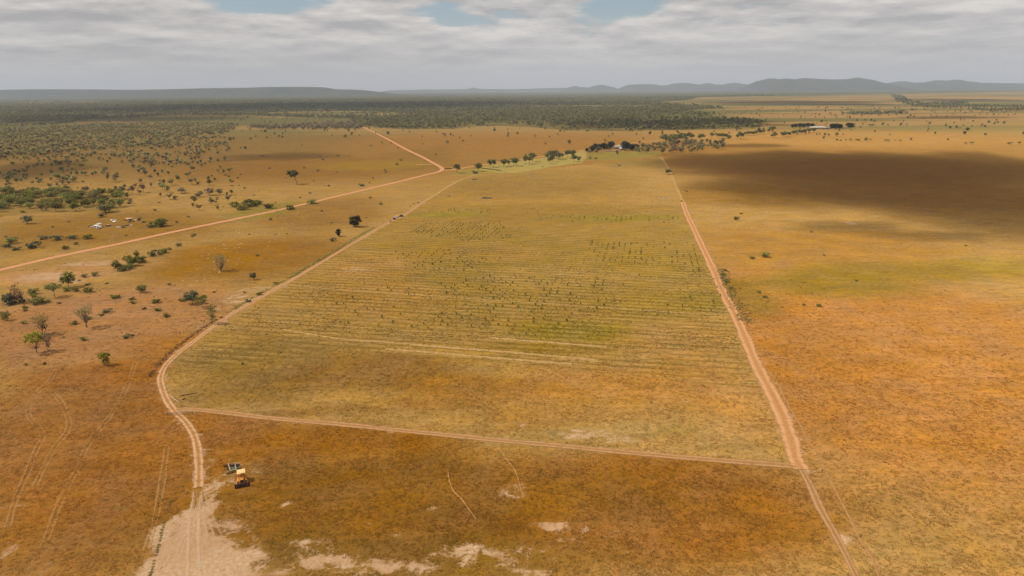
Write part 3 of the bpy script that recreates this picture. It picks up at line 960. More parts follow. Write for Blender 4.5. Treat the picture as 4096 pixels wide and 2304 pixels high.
ridge('plateau', [(-900, 372), (-300, 363), (0, 360), (180, 357), (360, 358), (520, 360), (700, 357), (850, 353), (1000, 351), (1100, 348), (1220, 347.5), (1275, 349), (1300, 352), (1318, 355.5), (1345, 358), (1420, 358.5), (1640, 358)], 17000, 2600, 11, .12, .3)
ridge('hills', [(2985, 345), (3010, 336), (3030, 331), (3049, 320), (3068, 315), (3082, 313), (3100, 314), (3116, 316.5), (3135, 314), (3149, 313.5), (3182, 317), (3205, 313), (3220, 311.5), (3248, 313.5), (3290, 315.5), (3331, 317), (3386, 315.5), (3410, 312), (3430, 309.5), (3450, 313), (3469, 316), (3490, 319), (3513, 325), (3535, 331), (3550, 341)], 20000, 4200, 5, .4)
ridge('hills', [(3505, 343), (3530, 331), (3555, 322), (3574, 318.5), (3590, 320), (3607, 322.5), (3625, 327), (3646, 330), (3680, 329), (3717, 330), (3735, 323), (3745, 320), (3765, 320.5), (3789, 321.5), (3815, 318), (3833, 317), (3850, 320), (3866, 325), (3911, 330), (3990, 331), (4096, 332.5), (4300, 334), (4700, 338)], 22000, 4500, 8, .35)
ridge('hills', [(2440, 352), (2490, 345), (2520, 338), (2560, 336), (2620, 337), (2640, 341), (2665, 340), (2700, 332), (2740, 330), (2775, 335), (2800, 338), (2820, 332), (2835, 331), (2860, 337), (2890, 338), (2915, 332), (2940, 329.5), (2962, 334), (2990, 337), (3050, 336), (3100, 345)], 26000, 4500, 17, .35)
ridge('hills', [(2230, 357), (2270, 350), (2290, 345), (2303, 342.5), (2320, 347), (2355, 350), (2380, 342), (2398, 338), (2412, 338), (2425, 342), (2450, 347), (2480, 352)], 27000, 3000, 23, .3)
ridge('hills', [(1480, 362), (1700, 358), (1820, 357), (1875, 355), (1894, 349), (1910, 354), (1950, 356), (2060, 356), (2200, 352), (2300, 350), (2420, 351)], 30000, 3500, 29, .2)

# ------------------------------------------------------------------ haze
def build_haze():
    mb = MB(); mb.box((0, 8000, 448), (104000, 84000, 902))
    m = bpy.data.materials.new('haze'); m.use_nodes = True
    nt = NT(m.node_tree)
    out = nt.n('ShaderNodeOutputMaterial')
    pv = nt.n('ShaderNodeVolumePrincipled')
    pv.inputs['Color'].default_value = (0.77, 0.84, 0.96, 1)
    pv.inputs['Density'].default_value = HAZE_DENSITY
    pv.inputs['Anisotropy'].default_value = 0.0
    nt.link(pv.outputs[0], out.inputs['Volume'])
    o = mb.build('haze', m)
    tag(o, kind='stuff')


HAZE_DENSITY = 3.9e-5
build_haze()


# ------------------------------------------------------------------ clouds overhead (they shade the plain)
def build_clouds():
    m = bpy.data.materials.new('cloud'); m.use_nodes = True
    nt = NT(m.node_tree)
    out = nt.n('ShaderNodeOutputMaterial')
    pv = nt.n('ShaderNodeVolumePrincipled')
    pv.inputs['Color'].default_value = (0.95, 0.95, 0.96, 1)
    pv.inputs['Density'].default_value = 0.022
    pv.inputs['Anisotropy'].default_value = 0.2
    nt.link(pv.outputs[0], out.inputs['Volume'])
    base = 1300.0
    spots = [(3640, 765, 920, 165, 1, 1.0), (3950, 700, 700, 110, 2, .9), (3080, 660, 480, 56, 3, .85), (4040, 860, 620, 130, 12, .9), (3500, 665, 480, 62, 16, .8), (3250, 790, 440, 70, 17, .4), (2830, 645, 220, 26, 18, .4), (3350, 905, 260, 30, 19, .4), (3700, 945, 300, 30, 20, .4), (2900, 750, 200, 34, 21, .25), (1350, 429, 1000, 18, 4, 1.2), (2650, 500, 600, 21, 5, .9), (1090, 628, 300, 20, 6, .38), (0, 690, 320, 44, 7, .55),
             (3200, 414, 460, 14, 8, .7), (350, 478, 560, 15, 9, .9), (3000, 583, 180, 11, 11, .5), (3800, 470, 320, 8, 14, .5), (3850, 402, 380, 8, 15, .6)]
    for (px, py, rx, ry, sd, tk) in spots:
        cx, cyy, a, b = ellipse(px, py, rx, ry)
        nu, nv = 36, 14
        V = []
        for j in range(nv + 1):
            ph = math.pi * j / nv - math.pi / 2
            for i in range(nu):
                th = 2 * math.pi * i / nu
                rr = .55 + .95 * float(fbm(np.array([2.4 * math.cos(th) + 7]), np.array([2.4 * math.sin(th) + sd * 5.0]), sd, 3)[0])
                lump = 1 + .5 * (float(vnoise(np.array([5 * math.cos(th) * math.cos(ph) + 9]), np.array([5 * math.sin(th) * math.cos(ph) + sd * 3.1]), sd)[0]) - .5)
                zz = math.copysign(abs(math.sin(ph)) ** 3.0, ph) * (95 if ph > 0 else 40) * lump * tk
                V.append((a * rr * math.cos(ph) * math.cos(th), b * rr * math.cos(ph) * math.sin(th), zz))
        F = np.array([(j * nu + i, j * nu + (i + 1) % nu, (j + 1) * nu + (i + 1) % nu, (j + 1) * nu + i) for j in range(nv) for i in range(nu)])
        k = base / SUN_DIR.z
        o = structure('cloud', mesh_np('cloud', V, F, (m,), True))
        o.location = (cx + SUN_DIR.x * k, cyy + SUN_DIR.y * k, base)


build_clouds()


# ------------------------------------------------------------------ plants: mesh builders
def leaf_quads(C, size, r, flat=0.35):
    """quads round the centres C (n,3)"""
    n = len(C)
    d = r.normal(size=(n, 3)); d[:, 2] = np.abs(d[:, 2]) + flat
    d /= np.linalg.norm(d, axis=1)[:, None]
    h = r.normal(size=(n, 3))
    u = np.cross(d, h); u /= np.linalg.norm(u, axis=1)[:, None] + 1e-9
    v = np.cross(d, u)
    s = (size * (0.6 + .8 * r.random(n)))[:, None] * .5
    a = 1.0 + .5 * r.random(n)[:, None]
    V = np.stack([C - u * s * a - v * s * .6, C + u * s * a - v * s * .9, C + u * s * .8 * a + v * s, C - u * s * a + v * s * .7], 1).reshape(-1, 3)
    F = np.arange(4 * n).reshape(n, 4)
    return V, F


def crown_points(r, shape, n_clump, per, cr, ch, base, spread):
    """clump centres and leaves; cr radius, ch half height, base = height of crown centre"""
    cc = []
    while len(cc) < n_clump:
        p = r.uniform(-1, 1, 3)
        q = np.linalg.norm(p)
        if q > 1 or q < .25:
            continue
        if shape == 'umbrella' and p[2] < -.25 + .5 * (p[0] ** 2 + p[1] ** 2) - .2:
            continue
        if shape == 'vase' and (p[0] ** 2 + p[1] ** 2) > (.25 + .45 * (p[2] + 1)) ** 2:
            continue
        if shape == 'cone' and (p[0] ** 2 + p[1] ** 2) > (1.05 - .62 * (p[2] + 1) / 1.6) ** 2:
            continue
        cc.append(p)
    cc = np.array(cc) * np.array([cr, cr, ch]) + np.array([0, 0, base])
    pts = np.repeat(cc, per, 0) + r.normal(size=(n_clump * per, 3)) * spread * np.array([1, 1, .7])
    return cc, pts


def tubes_mesh(segs, n=5):
    mb = MB()
    for a, b, r0, r1 in segs:
        mb.tube(a, b, r0, r1, n, caps=False)
    return mb.v, mb.f


def limb(segs, a, b, r0, r1, r, bend=.12, k=3):
    a = np.array(a, float); b = np.array(b, float)
    L = np.linalg.norm(b - a)
    mid = [a + (b - a) * t + r.normal(size=3) * L * bend * math.sin(math.pi * t) * .5 for t in np.linspace(0, 1, k + 1)]
    for i in range(k):
        t0, t1 = i / k, (i + 1) / k
        segs.append((mid[i], mid[i + 1], r0 + (r1 - r0) * t0, r0 + (r1 - r0) * t1))
    return mid


PROTO = {}


def make_tree_meshes(key, seed, leaf, bark, shape='round', height=10.0, cr=4.0, ch=3.0, fork=.3, n_clump=30, per=16, spread=.75, size=.75, trunk=.22, limbs=10, lean=(0, 0), multi=1):
    """one kind of tree, base at the origin: trunk with limbs, crown of leaf clumps"""
    r = np.random.default_rng(seed)
    base = height - ch
    cc, pts = crown_points(r, shape, n_clump, per, cr, ch, base, spread)
    cc[:, 0] += lean[0]; cc[:, 1] += lean[1]; pts[:, 0] += lean[0]; pts[:, 1] += lean[1]
    pts = pts[pts[:, 2] > .15]
    V, F = leaf_quads(pts, size, r)
    crown = mesh_np(key + '_crown', V, F, (leaf,))
    segs = []
    for mi in range(multi):
        off = r.normal(size=2) * (.12 * multi if multi > 1 else 0)
        f = np.array([lean[0] * .55 + off[0] * 4, lean[1] * .55 + off[1] * 4, height * fork * (1 + .2 * r.normal())])
        limb(segs, (off[0], off[1], -.15), f, trunk, trunk * .65, r, .06, 3)
        pick = cc[r.permutation(len(cc))[:max(2, limbs // multi)]]
        for c in pick:
            m_ = limb(segs, f, c, trunk * .45, trunk * .1, r, .2, 3)
    tv, tf = tubes_mesh(segs)
    tr = mesh_np(key + '_trunk', tv, tf, (bark,), True)
    w = 2 * cr
    PROTO[key] = (tr, crown, height, w)
    return key


for i in range(3):
    make_tree_meshes('airy%d' % i, 10 + i, L_GREY if i != 1 else L_OLIVE, BARK, 'vase', 12, 4.8, 3.9, .22, 60, 11, .62, .38, .20, 30, multi=2)
    make_tree_meshes('lane%d' % i, 30 + i, L_LANE, BARK_DARK, 'round', 14, 4.8, 4.2, .42, 34, 22, .85, .85, .28, 8)
    make_tree_meshes('dense%d' % i, 40 + i, L_DARK, BARK_DARK, 'round', 13, 6.0, 5.8, .25, 46, 24, .95, 1.0, .35, 8)
    make_tree_meshes('wood%d' % i, 50 + i, L_WOOD, BARK, ('round', 'vase', 'cone')[i], 10, 2.7, 3.2, .4, 16, 18, .6, .8, .16, 6)
    make_tree_meshes('bush%d' % i, 60 + i, L_GREEN, BARK, 'round', 3.0, 2.6, 1.45, .2, 18, 18, .42, .5, .07, 6, multi=3)
make_tree_meshes('umbrella', 71, L_BRIGHT, BARK_DARK, 'umbrella', 10.5, 4.4, 3.2, .35, 44, 20, .55, .48, .24, 12)
make_tree_meshes('umbrella_olive', 72, L_OLIVE, BARK_DARK, 'umbrella', 8, 4.3, 2.4, .35, 40, 18, .5, .48, .2, 12)
make_tree_meshes('umbrella_light', 73, L_GREEN, BARK, 'umbrella', 7, 4.0, 2.6, .3, 36, 14, .55, .42, .16, 12)
make_tree_meshes('oval', 74, L_GREEN, BARK_DARK, 'round', 9, 3.2, 3.7, .25, 40, 22, .55, .55, .2, 8)
make_tree_meshes('bushy', 75, L_BRIGHT, BARK, 'vase', 6.5, 2.9, 2.8, .15, 40, 18, .5, .42, .14, 12, multi=2)
make_tree_meshes('blue', 76, L_BLUE, BARK_DARK, 'round', 8, 3.8, 3.0, .3, 40, 22, .6, .55, .24, 9, lean=(.3, 0))
make_tree_meshes('twiggy0', 77, L_TWIG, BARK, 'cone', 12, 2.2, 5.2, .2, 46, 8, .5, .34, .16, 30, multi=2)
make_tree_meshes('twiggy1', 78, L_TWIG, BARK, 'round', 10, 2.4, 4.2, .2, 40, 8, .5, .34, .14, 26, multi=2)
make_tree_meshes('oval_airy', 79, L_OLIVE, BARK, 'round', 11, 2.6, 4.6, .25, 44, 13, .55, .38, .15, 20)
make_tree_meshes('leaning', 80, L_LANE, BARK_DARK, 'round', 14, 4.2, 3.2, .45, 32, 24, .7, .8, .3, 8, lean=(-3.6, 0))
make_tree_meshes('ghost', 81, L_GREY, BARK, 'vase', 11, 5.4, 4.6, .12, 66, 10, .7, .34, .2, 40, multi=3)
make_tree_meshes('greywood', 82, L_GREY, BARK_DARK, 'round', 9, 3.2, 3.2, .35, 18, 16, .7, .75, .18, 7)
make_tree_meshes('bush_brown', 83, L_BROWN, BARK, 'round', 2.0, 2.0, .95, .2, 14, 14, .4, .4, .05, 4, multi=2)
make_tree_meshes('bush_dark', 84, L_BLUE, BARK, 'round', 3.0, 3.0, 1.4, .2, 18, 18, .42, .5, .07, 6, multi=3)
make_tree_meshes('bush_grey', 85, L_OLIVE, BARK, 'round', 2.6, 3.2, 1.2, .2, 18, 18, .42, .5, .07, 6, multi=3)
make_tree_meshes('bush_yellow', 86, L_YELLOW, BARK, 'round', 1.6, 2.6, .75, .2, 16, 16, .4, .42, .05, 4, multi=2)
make_tree_meshes('thicket0', 87, L_GREEN, BARK, 'umbrella', 7, 4.4, 3.2, .25, 26, 20, .8, .85, .14, 8, multi=2)
make_tree_meshes('thicket1', 88, L_OLIVE, BARK, 'umbrella', 6, 4.4, 2.8, .25, 26, 18, .8, .85, .14, 8, multi=2)


def plant(name, key, px, py, hpx, wpx, label, cat='tree', group=None, rz=None):
    """one tree or shrub standing where the photograph shows its foot"""
    tr, cr, h0, w0 = PROTO[key]
    g = G(px, py)
    k = ppm(px, py)
    dep = math.atan2(H, math.hypot(g.x, g.y))
    h = hpx / k / math.cos(dep); w = wpx / k
    e = empty(name, g, rng.uniform(0, 6.28) if rz is None else rz, (w / w0, w / w0, h / h0))
    link('trunk' if cat == 'tree' else 'stem', tr, e)
    link('crown' if cat == 'tree' else 'foliage', cr, e)
    return tag(e, label, cat, group)


# --- trees of the near left paddock
NEAR = [
    ('airy0', 348, 1310, 90, 76, 'open vase-shaped grey-green tree standing alone with its shadow beside it'),
    ('airy1', 171, 1337, 82, 80, 'largest open-crowned olive tree, directly behind the bright green umbrella tree'),
    ('umbrella', 148, 1411, 80, 70, 'bright green umbrella-shaped tree at the lower left, leafiest of its pair'),
    ('airy2', 196, 1404, 74, 48, 'thin grey-green tree leaning against the bright green umbrella tree'),
    ('bush_grey', 27, 1280, 36, 36, 'small pale green tree at the left edge above the open-crowned olive tree'),
    ('bushy', 421, 1461, 50, 46, 'small bushy yellow-green tree nearest the bend of the dirt track'),
    ('umbrella_olive', 220, 1189, 56, 60, 'flat-topped olive tree left of the dense oval green tree'),
    ('oval', 275, 1149, 62, 47, 'dense oval green tree on a short trunk by the pale bare patch'),
    ('blue', 38, 1214, 40, 46, 'dark blue-green spreading tree at the foot of the twiggy grey trees'),
    ('twiggy1', 63, 1212, 72, 34, 'shorter of the two twiggy grey trees at the left edge'),
    ('twiggy0', 82, 1212, 90, 34, 'taller of the two twiggy grey trees at the left edge'),
    ('oval', 470, 1083, 42, 32, 'leaning green tree at the left end of the creek clump below the gravel road'),
    ('ghost', 885, 1084, 66, 70, 'wispy grey-green tree with fine spreading branches alone in orange grass'),
    ('blue', 1014, 1119, 30, 24, 'small dark tree on a thin trunk right of the wispy grey tree'),
    ('blue', 770, 1215, 53, 52, 'dense blue-green tree beside the light green umbrella tree'),
    ('umbrella_light', 809, 1229, 47, 55, 'light green umbrella-shaped tree just right of the blue-green tree'),
    ('oval_airy', 851, 1295, 78, 37, 'tall narrow feathery olive tree next to the dirt track'),
    ('bush_grey', 566, 1172, 30, 42, 'low round olive tree in the middle of the left paddock'),
    ('umbrella', 513, 1062, 40, 36, 'brightest green tree of the clump beside the black heap'),
    ('oval', 532, 1064, 33, 42, 'broad olive tree at the front of the clump beside the black heap'),
    ('oval', 549, 1034, 32, 20, 'slim green tree touching the black heap'),
    ('dense0', 1355, 946, 31, 21, 'small dark tree on a bare trunk near the upper dirt track'),
    ('dense1', 1422, 907, 45, 44, 'round dark bushy tree left of the parked vehicles'),
    ('leaning', 1190, 737, 58, 38, 'lone leaning tree with a lopsided crown beyond the gravel road'),
    ('lane0', 2673, 698, 21, 25, 'lone round tree at the far right corner of the planted field'),
]
for (k, px, py, h, w, lab) in NEAR:
    plant('lone_tree' if k != 'bush_grey' else 'small_tree', k, px, py, h, w, lab)

# --- trees along the mown lane
ORD = ['first', 'second', 'third', 'fourth', 'fifth', 'sixth', 'seventh', 'eighth', 'ninth', 'tenth', 'eleventh', 'twelfth', 'thirteenth', 'fourteenth', 'fifteenth', 'sixteenth', 'seventeenth', 'eighteenth', 'nineteenth', 'twentieth', 'twenty-first', 'twenty-second']
LANE_TREES = [(1828, 692, 37, 27), (1913, 686, 34, 27), (1962, 670, 32, 23), (1975, 669, 31, 20), (2015, 667, 32, 28), (2034, 664, 24, 13), (2055, 664, 32, 25), (2065, 664, 34, 22), (2101, 660, 41, 16), (2117, 656, 33, 26), (2130, 647, 37, 28), (2188, 639, 29, 21), (2201, 656, 31, 22), (2206, 633, 31, 27), (2210, 647, 33, 20), (2225, 633, 33, 21), (2235, 639, 29, 30), (2250, 633, 20, 12), (2271, 633, 33, 23), (2290, 633, 33, 28), (2297, 647, 28, 22), (2317, 647, 22, 16)]
for i, (px, py, h, w) in enumerate(sorted(LANE_TREES)):
    plant('lane_tree', 'lane%d' % (i % 3) if i != 21 else 'greywood', px, py, h, w, 'shade tree of the mown lane, %s counting from the gravel road bend' % ORD[i], 'tree', 'shade trees along the mown lane')

# --- dark trees round the homestead
HOME = [(2347, 607, 15, 15, 0), (2368, 607, 23, 23, 0), (2379, 601, 26, 24, 1), (2392, 612, 26, 19, 'lane1'), (2399, 599, 22, 20, 2), (2415, 596, 24, 28, 0), (2430, 597, 20, 22, 1), (2444, 593, 27, 28, 2),
        (2498, 600, 36, 32, 0), (2512, 600, 28, 24, 1), (2528, 602, 26, 26, 2), (2544, 600, 24, 22, 0), (2358, 613, 12, 14, 'greywood'), (2384, 613, 14, 14, 'greywood')]
for (px, py, h, w, k) in HOME:
    key = k if isinstance(k, str) else 'dense%d' % k
    lab = 'dark dense tree crowding round the homestead roofs' if not isinstance(k, str) else 'lighter olive tree at the front edge of the homestead clump'
    plant('homestead_tree', key, px, py, h, w, lab, 'tree', 'dark trees round the homestead' if not isinstance(k, str) else 'paler trees before the homestead')
GUMS = [(2468, 621, 20, 12), (2555, 607, 15, 12), (2569, 607, 22, 15), (2589, 596, 18, 18), (2611, 599, 18, 14), (2628, 599, 18, 16), (2652, 616, 26, 21), (2558, 576, 12, 9), (2571, 582, 14, 10), (2648, 548, 32, 9), (2640, 590, 18, 14), (2545, 606, 12, 10), (2500, 606, 12, 12), (2436, 600, 11, 10)]
for i, (px, py, h, w) in enumerate(GUMS):
    plant('gum_tree', ('greywood', 'lane0', 'wood0')[i % 3], px, py, h, w, 'slender grey-green tree scattered around the homestead yard', 'tree', 'slender trees near the homestead')

ROWT = [(2649, 568), (2663, 570), (2677, 572), (2690, 570), (2702, 566), (2715, 564), (2729, 564), (2743, 568), (2756, 556), (2768, 560), (2660, 562), (2684, 561), (2700, 558), (2722, 556), (2740, 558)]
FARROW = [(px, py, rng.uniform(21, 28), rng.uniform(17, 22)) for (px, py) in ROWT] + [
    (2806, 560, 25, 28), (2797, 558, 18, 14), (2847, 553, 23, 17), (2873, 553, 20, 18), (2886, 553, 21, 18), (2896, 554, 20, 16), (2907, 554, 18, 15), (2915, 560, 19, 18), (2950, 556, 20, 13), (2962, 558, 30, 25),
    (2981, 543, 16, 13), (2991, 542, 17, 14), (3003, 542, 17, 16), (3014, 541, 17, 14), (3024, 540, 18, 14), (3036, 538, 19, 14), (3045, 537, 19, 13), (3053, 536, 20, 13), (3074, 532, 17, 12), (3090, 526, 20, 25),
    (3098, 553, 25, 17), (3088, 551, 15, 12), (3131, 549, 22, 19), (3140, 548, 22, 19), (3154, 547, 20, 18), (3173, 542, 20, 15), (3181, 540, 20, 15), (3195, 537, 18, 16), (3206, 537, 18, 16), (3218, 536, 18, 16), (3233, 533, 19, 19), (3255, 531, 18, 17)]
for i, (px, py, h, w) in enumerate(FARROW):
    plant('row_tree', 'lane%d' % (i % 3), px, py, h, w, 'green shade tree in the far rows between the two homesteads', 'tree', 'shade trees in the far rows')
for (px, py, h, w) in ((3327, 516, 22, 18), (3342, 516, 22, 22), (3360, 516, 20, 20), (3400, 512, 20, 34), (3184, 510, 16, 16), (3200, 510, 17, 18), (3216, 509, 16, 18), (3232, 509, 17, 16), (3248, 508, 15, 14), (3170, 511, 14, 14)):
    plant('yard_tree', 'dense%d' % (px % 3), px, py, h, w, 'dark spreading tree beside the far station yard', 'tree', 'dark trees at the far station yard')

# --- scattered trees east of the lane and on the golden plain
EAST = [(3347, 563, 9, 12), (3362, 565, 8, 10), (3383, 563, 9, 8), (3400, 562, 7, 16), (3430, 563, 7, 20), (3480, 562, 9, 12), (3543, 566, 11, 16), (3556, 567, 9, 8), (3579, 564, 6, 6), (3600, 568, 11, 9), (3863, 577, 9, 10), (3885, 577, 12, 16), (4038, 580, 13, 17), (4075, 577, 10, 14), (3451, 503, 12, 9), (3490, 504, 9, 26), (3480, 504, 8, 18), (3405, 524, 7, 8), (3370, 455, 9, 14), (3480, 455, 8, 18), (3610, 445, 8, 14), (3650, 442, 9, 20), (3322, 458, 8, 9), (3940, 548, 16, 10)]
for (px, py, h, w) in EAST:
    plant('plain_tree', 'wood%d' % (px % 3), px, py, h, w, 'small scattered tree on the golden plain at the right', 'tree', 'small trees on the golden plain')


# --- shrubs
SH = [(530, 1199, 25, 0), (532, 1214, 25, 0), (625, 1211, 36, 0), (732, 1204, 32, 0), (578, 1237, 18, 2), (631, 1243, 30, 0), (665, 1268, 26, 0), (678, 1140, 14, 1), (1028, 1024, 15, 1), (994, 1207, 24, 1), (1037, 1180, 22, 0), (978, 1171, 12, 1), (857, 1170, 12, 0), (885, 1271, 12, 0),
      (1102, 1136, 18, 1), (510, 1352, 28, 1), (528, 1345, 18, 3), (971, 1457, 14, 0), (1066, 1337, 9, 1), (1121, 1411, 11, 1),
      (266, 1163, 32, 0), (302, 1165, 28, 0), (353, 1142, 22, 1), (357, 1168, 38, 0), (317, 1123, 12, 1), (342, 1108, 28, 3), (382, 1104, 32, 3), (140, 1174, 46, 3), (129, 1189, 28, 3), (150, 1214, 60, 3), (186, 1211, 30, 0), (99, 1233, 22, 0), (101, 1244, 18, 0), (235, 1215, 17, 1), (459, 1193, 36, 0),
      (433, 1250, 36, 1), (404, 1263, 20, 1), (298, 1297, 30, 0), (355, 1277, 26, 0), (101, 1294, 28, 3), (334, 1361, 26, 0), (254, 1351, 12, 3), (108, 1460, 16, 3), (178, 1457, 16, 2), (429, 1136, 14, 1), (70, 1001, 32, 1), (140, 992, 52, 1), (224, 961, 46, 1), (289, 956, 42, 1), (171, 957, 36, 1),
      (30, 990, 38, 1), (49, 975, 52, 3), (262, 996, 30, 4), (304, 978, 20, 0), (353, 956, 36, 0), (618, 1022, 42, 1), (656, 1011, 34, 3), (640, 1018, 20, 1), (560, 1050, 50, 0), (515, 1075, 40, 3), (490, 1082, 46, 3), (60, 1215, 60, 1), (90, 1208, 30, 1), (675, 1000, 20, 3), (715, 985, 26, 3), (776, 942, 18, 1),
      (640, 905, 70, 0), (600, 910, 26, 1), (1333, 964, 26, 1), (1480, 793, 14, 0), (1900, 693, 26, 1), (2170, 668, 8, 1), (1465, 872, 8, 0), (1445, 745, 24, 1), (1525, 818, 16, 3), (975, 838, 50, 0), (1000, 826, 60, 0), (1075, 833, 40, 0), (1160, 838, 34, 0), (1250, 815, 40, 0), (940, 828, 40, 0), (1030, 818, 40, 0), (1640, 826, 8, 1), (1655, 816, 8, 0), (1672, 812, 10, 1),
      (2360, 636, 12, 0), (2383, 636, 15, 0), (2362, 629, 8, 1), (2738, 762, 8, 1), (2745, 768, 10, 3), (2726, 806, 10, 1), (1290, 640, 12, 1), (1350, 625, 14, 1), (3296, 1023, 10, 1), (3425, 1124, 14, 1), (3030, 1170, 22, 3), (3060, 1190, 18, 0), (3275, 1225, 22, 0), (3215, 1222, 14, 0), (2965, 856, 14, 1), (3245, 930, 12, 1), (2945, 880, 26, 3), (3864, 984, 10, 1), (3060, 1030, 40, 3), (3010, 1035, 24, 3), (2892, 1100, 22, 0), (2898, 1085, 18, 3), (2910, 1130, 26, 3), (2925, 1155, 20, 1)]
SHK = ['bush0', 'bush_dark', 'bush_brown', 'bush_grey', 'bush_yellow']
SHLAB = ['green leafy shrub dotted in the dry grass', 'dark blue-green shrub dotted in the dry grass', 'brown dry shrub dotted in the dry grass', 'low olive shrub dotted in the dry grass', 'yellow-green shrub below the abandoned camp']
SHGRP = ['green shrubs in the grass', 'dark shrubs in the grass', 'brown shrubs in the grass', 'olive shrubs in the grass', None]
for (px, py, w, t) in SH:
    key = SHK[t] if t else 'bush%d' % (px % 3)
    plant('shrub', key, px, py, w * rng.uniform(.38, .52), w, SHLAB[t], 'shrub', SHGRP[t])
for i in range(90):
    if i % 3:
        px = rng.uniform(0, 1350); py = rng.uniform(690, 960)
    else:
        px = rng.uniform(900, 1750); py = rng.uniform(570, 760)
    if abs(py - (1080 - .219 * px)) < 14: continue
    w = rng.uniform(7, 16) * (py / 850)
    t = (0, 0, 1, 2, 3, 1)[i % 6]
    key = SHK[t] if t else 'bush%d' % (i % 3)
    plant('shrub', key, px, py, w * rng.uniform(.4, .6), w, SHLAB[t], 'shrub', SHGRP[t])


# ------------------------------------------------------------------ woodland: the nearest trees singly, the rest as a mass
def scatter(poly, n, minspace=0.0):
    P = np.array([(p[0], p[1]) for p in poly])
    lo = P.min(0); hi = P.max(0)
    out = np.zeros((0, 2))
    while len(out) < n:
        q = rng.uniform(lo, hi, (n * 3, 2))
        q = q[in_poly(q[:, 0], q[:, 1], poly)]
        out = np.concatenate([out, q])
    return out[:n]


def visible(q, margin=120):
    d = np.stack([q[:, 0], q[:, 1], np.full(len(q), -H)], 1)
    z = d @ np.array(fwd); xx = d @ np.array(RT)
    px = 2048 + FPX * xx / z
    return (px > -margin) & (px < 4096 + margin) & (z > 0)


pool = []          # x, y, height, width, kind
for poly, n, hr, kinds in ((P_SCATTER, 820, (4, 8.5), (0, 1, 2)), (P_SPARSE, 95, (5, 11), (0, 1, 2)), (P_THICKET, 130, (6, 9.5), (5, 6)), (P_DENSE, 2900, (6, 10), (0, 1, 2)), (P_HEDGE, 330, (8, 12), (3,)), (P_YOUNG, 110, (7, 11), (3, 0))):
    q = scatter(poly, n)
    if n in (820, 2900):
        dn = fbm(q[:, 0] / 60, q[:, 1] / 90, 77)
        q = q[dn > (.43 if n == 820 else .34)]
    q = q[visible(q)]
    for (x_, y_) in q:
        k = kinds[rng.integers(len(kinds))]
        h = rng.uniform(*hr)
        w = h * rng.uniform(.5, .85) if k < 5 else h * rng.uniform(.9, 1.4)
        pool.append((x_, y_, h, w, k))
# hand-placed round trees beside the scattered wood
for (px, py, h, w) in ((728, 773, 23, 38), (838, 781, 31, 40), (878, 780, 26, 25), (791, 792, 20, 22), (805, 787, 24, 20), (863, 816, 18, 13), (772, 828, 17, 10), (871, 839, 16, 11), (848, 715, 21, 9), (707, 718, 25, 14), (791, 741, 15, 9), (782, 728, 15, 9), (700, 800, 18, 14), (640, 745, 15, 14), (480, 775, 22, 22), (515, 772, 20, 10), (542, 752, 20, 14), (157, 741, 22, 14), (215, 763, 22, 16), (230, 745, 12, 10), (47, 800, 22, 16), (284, 825, 18, 10), (328, 825, 18, 10), (110, 895, 34, 44), (405, 868, 14, 22)):
    g = G(px, py); k = ppm(px, py)
    pool.append((g.x, g.y, h / k, w / k, 3 if w > 18 else 0))
pool.sort(key=lambda p: math.hypot(p[0], p[1]) / p[2])
WKEY = ['wood0', 'wood1', 'wood2', 'greywood', 'dense0', 'thicket0', 'thicket1']
WLAB = {0: 'slender grey-green tree scattered over the savanna at the left', 3: 'rounded grey-green tree of the plain beyond the gravel road', 5: 'spreading green tree of the thicket behind the abandoned camp'}
n_ind = 0
rest = []
for (x_, y_, h, w, k) in pool:
    if n_ind >= 290 or y_ > 1500:
        rest.append((x_, y_, h, w, k)); continue
    n_ind += 1
    tr, cr, h0, w0 = PROTO[WKEY[k]]
    e = empty(('savanna_tree', 'savanna_tree', 'savanna_tree', 'plain_tree', '', 'thicket_tree', 'thicket_tree')[k], (x_, y_, 0), rng.uniform(0, 6.28), (w / w0, w / w0, h / h0))
    link('trunk', tr, e); link('crown', cr, e)
    kk = 0 if k < 3 else (3 if k == 3 else 5)
    tag(e, WLAB[kk], 'tree', {0: 'scattered savanna trees', 3: 'rounded trees of the plain', 5: 'thicket trees behind the camp'}[kk])


def blob_tree(seed, leaf, nq, cr, ch, h):
    r = np.random.default_rng(seed)
    p = r.normal(size=(nq, 3)); p /= np.linalg.norm(p, axis=1)[:, None]
    p *= (.55 + .45 * r.random(nq))[:, None]
    p = p * np.array([cr, cr, ch]) + np.array([0, 0, h - ch])
    V, F = leaf_quads(p, cr * .95, r, .5)
    mb = MB(); mb.tube((0, 0, -.1), (0, 0, h - ch), .22, .14, 4, caps=False)
    n0 = len(V)
    V = np.concatenate([V, np.array(mb.v)]); F = np.concatenate([F, np.array(mb.f) + n0])
    return mesh_np('far_tree', V, F, (leaf, BARK_DARK), False, [0] * nq + [1] * len(mb.f))


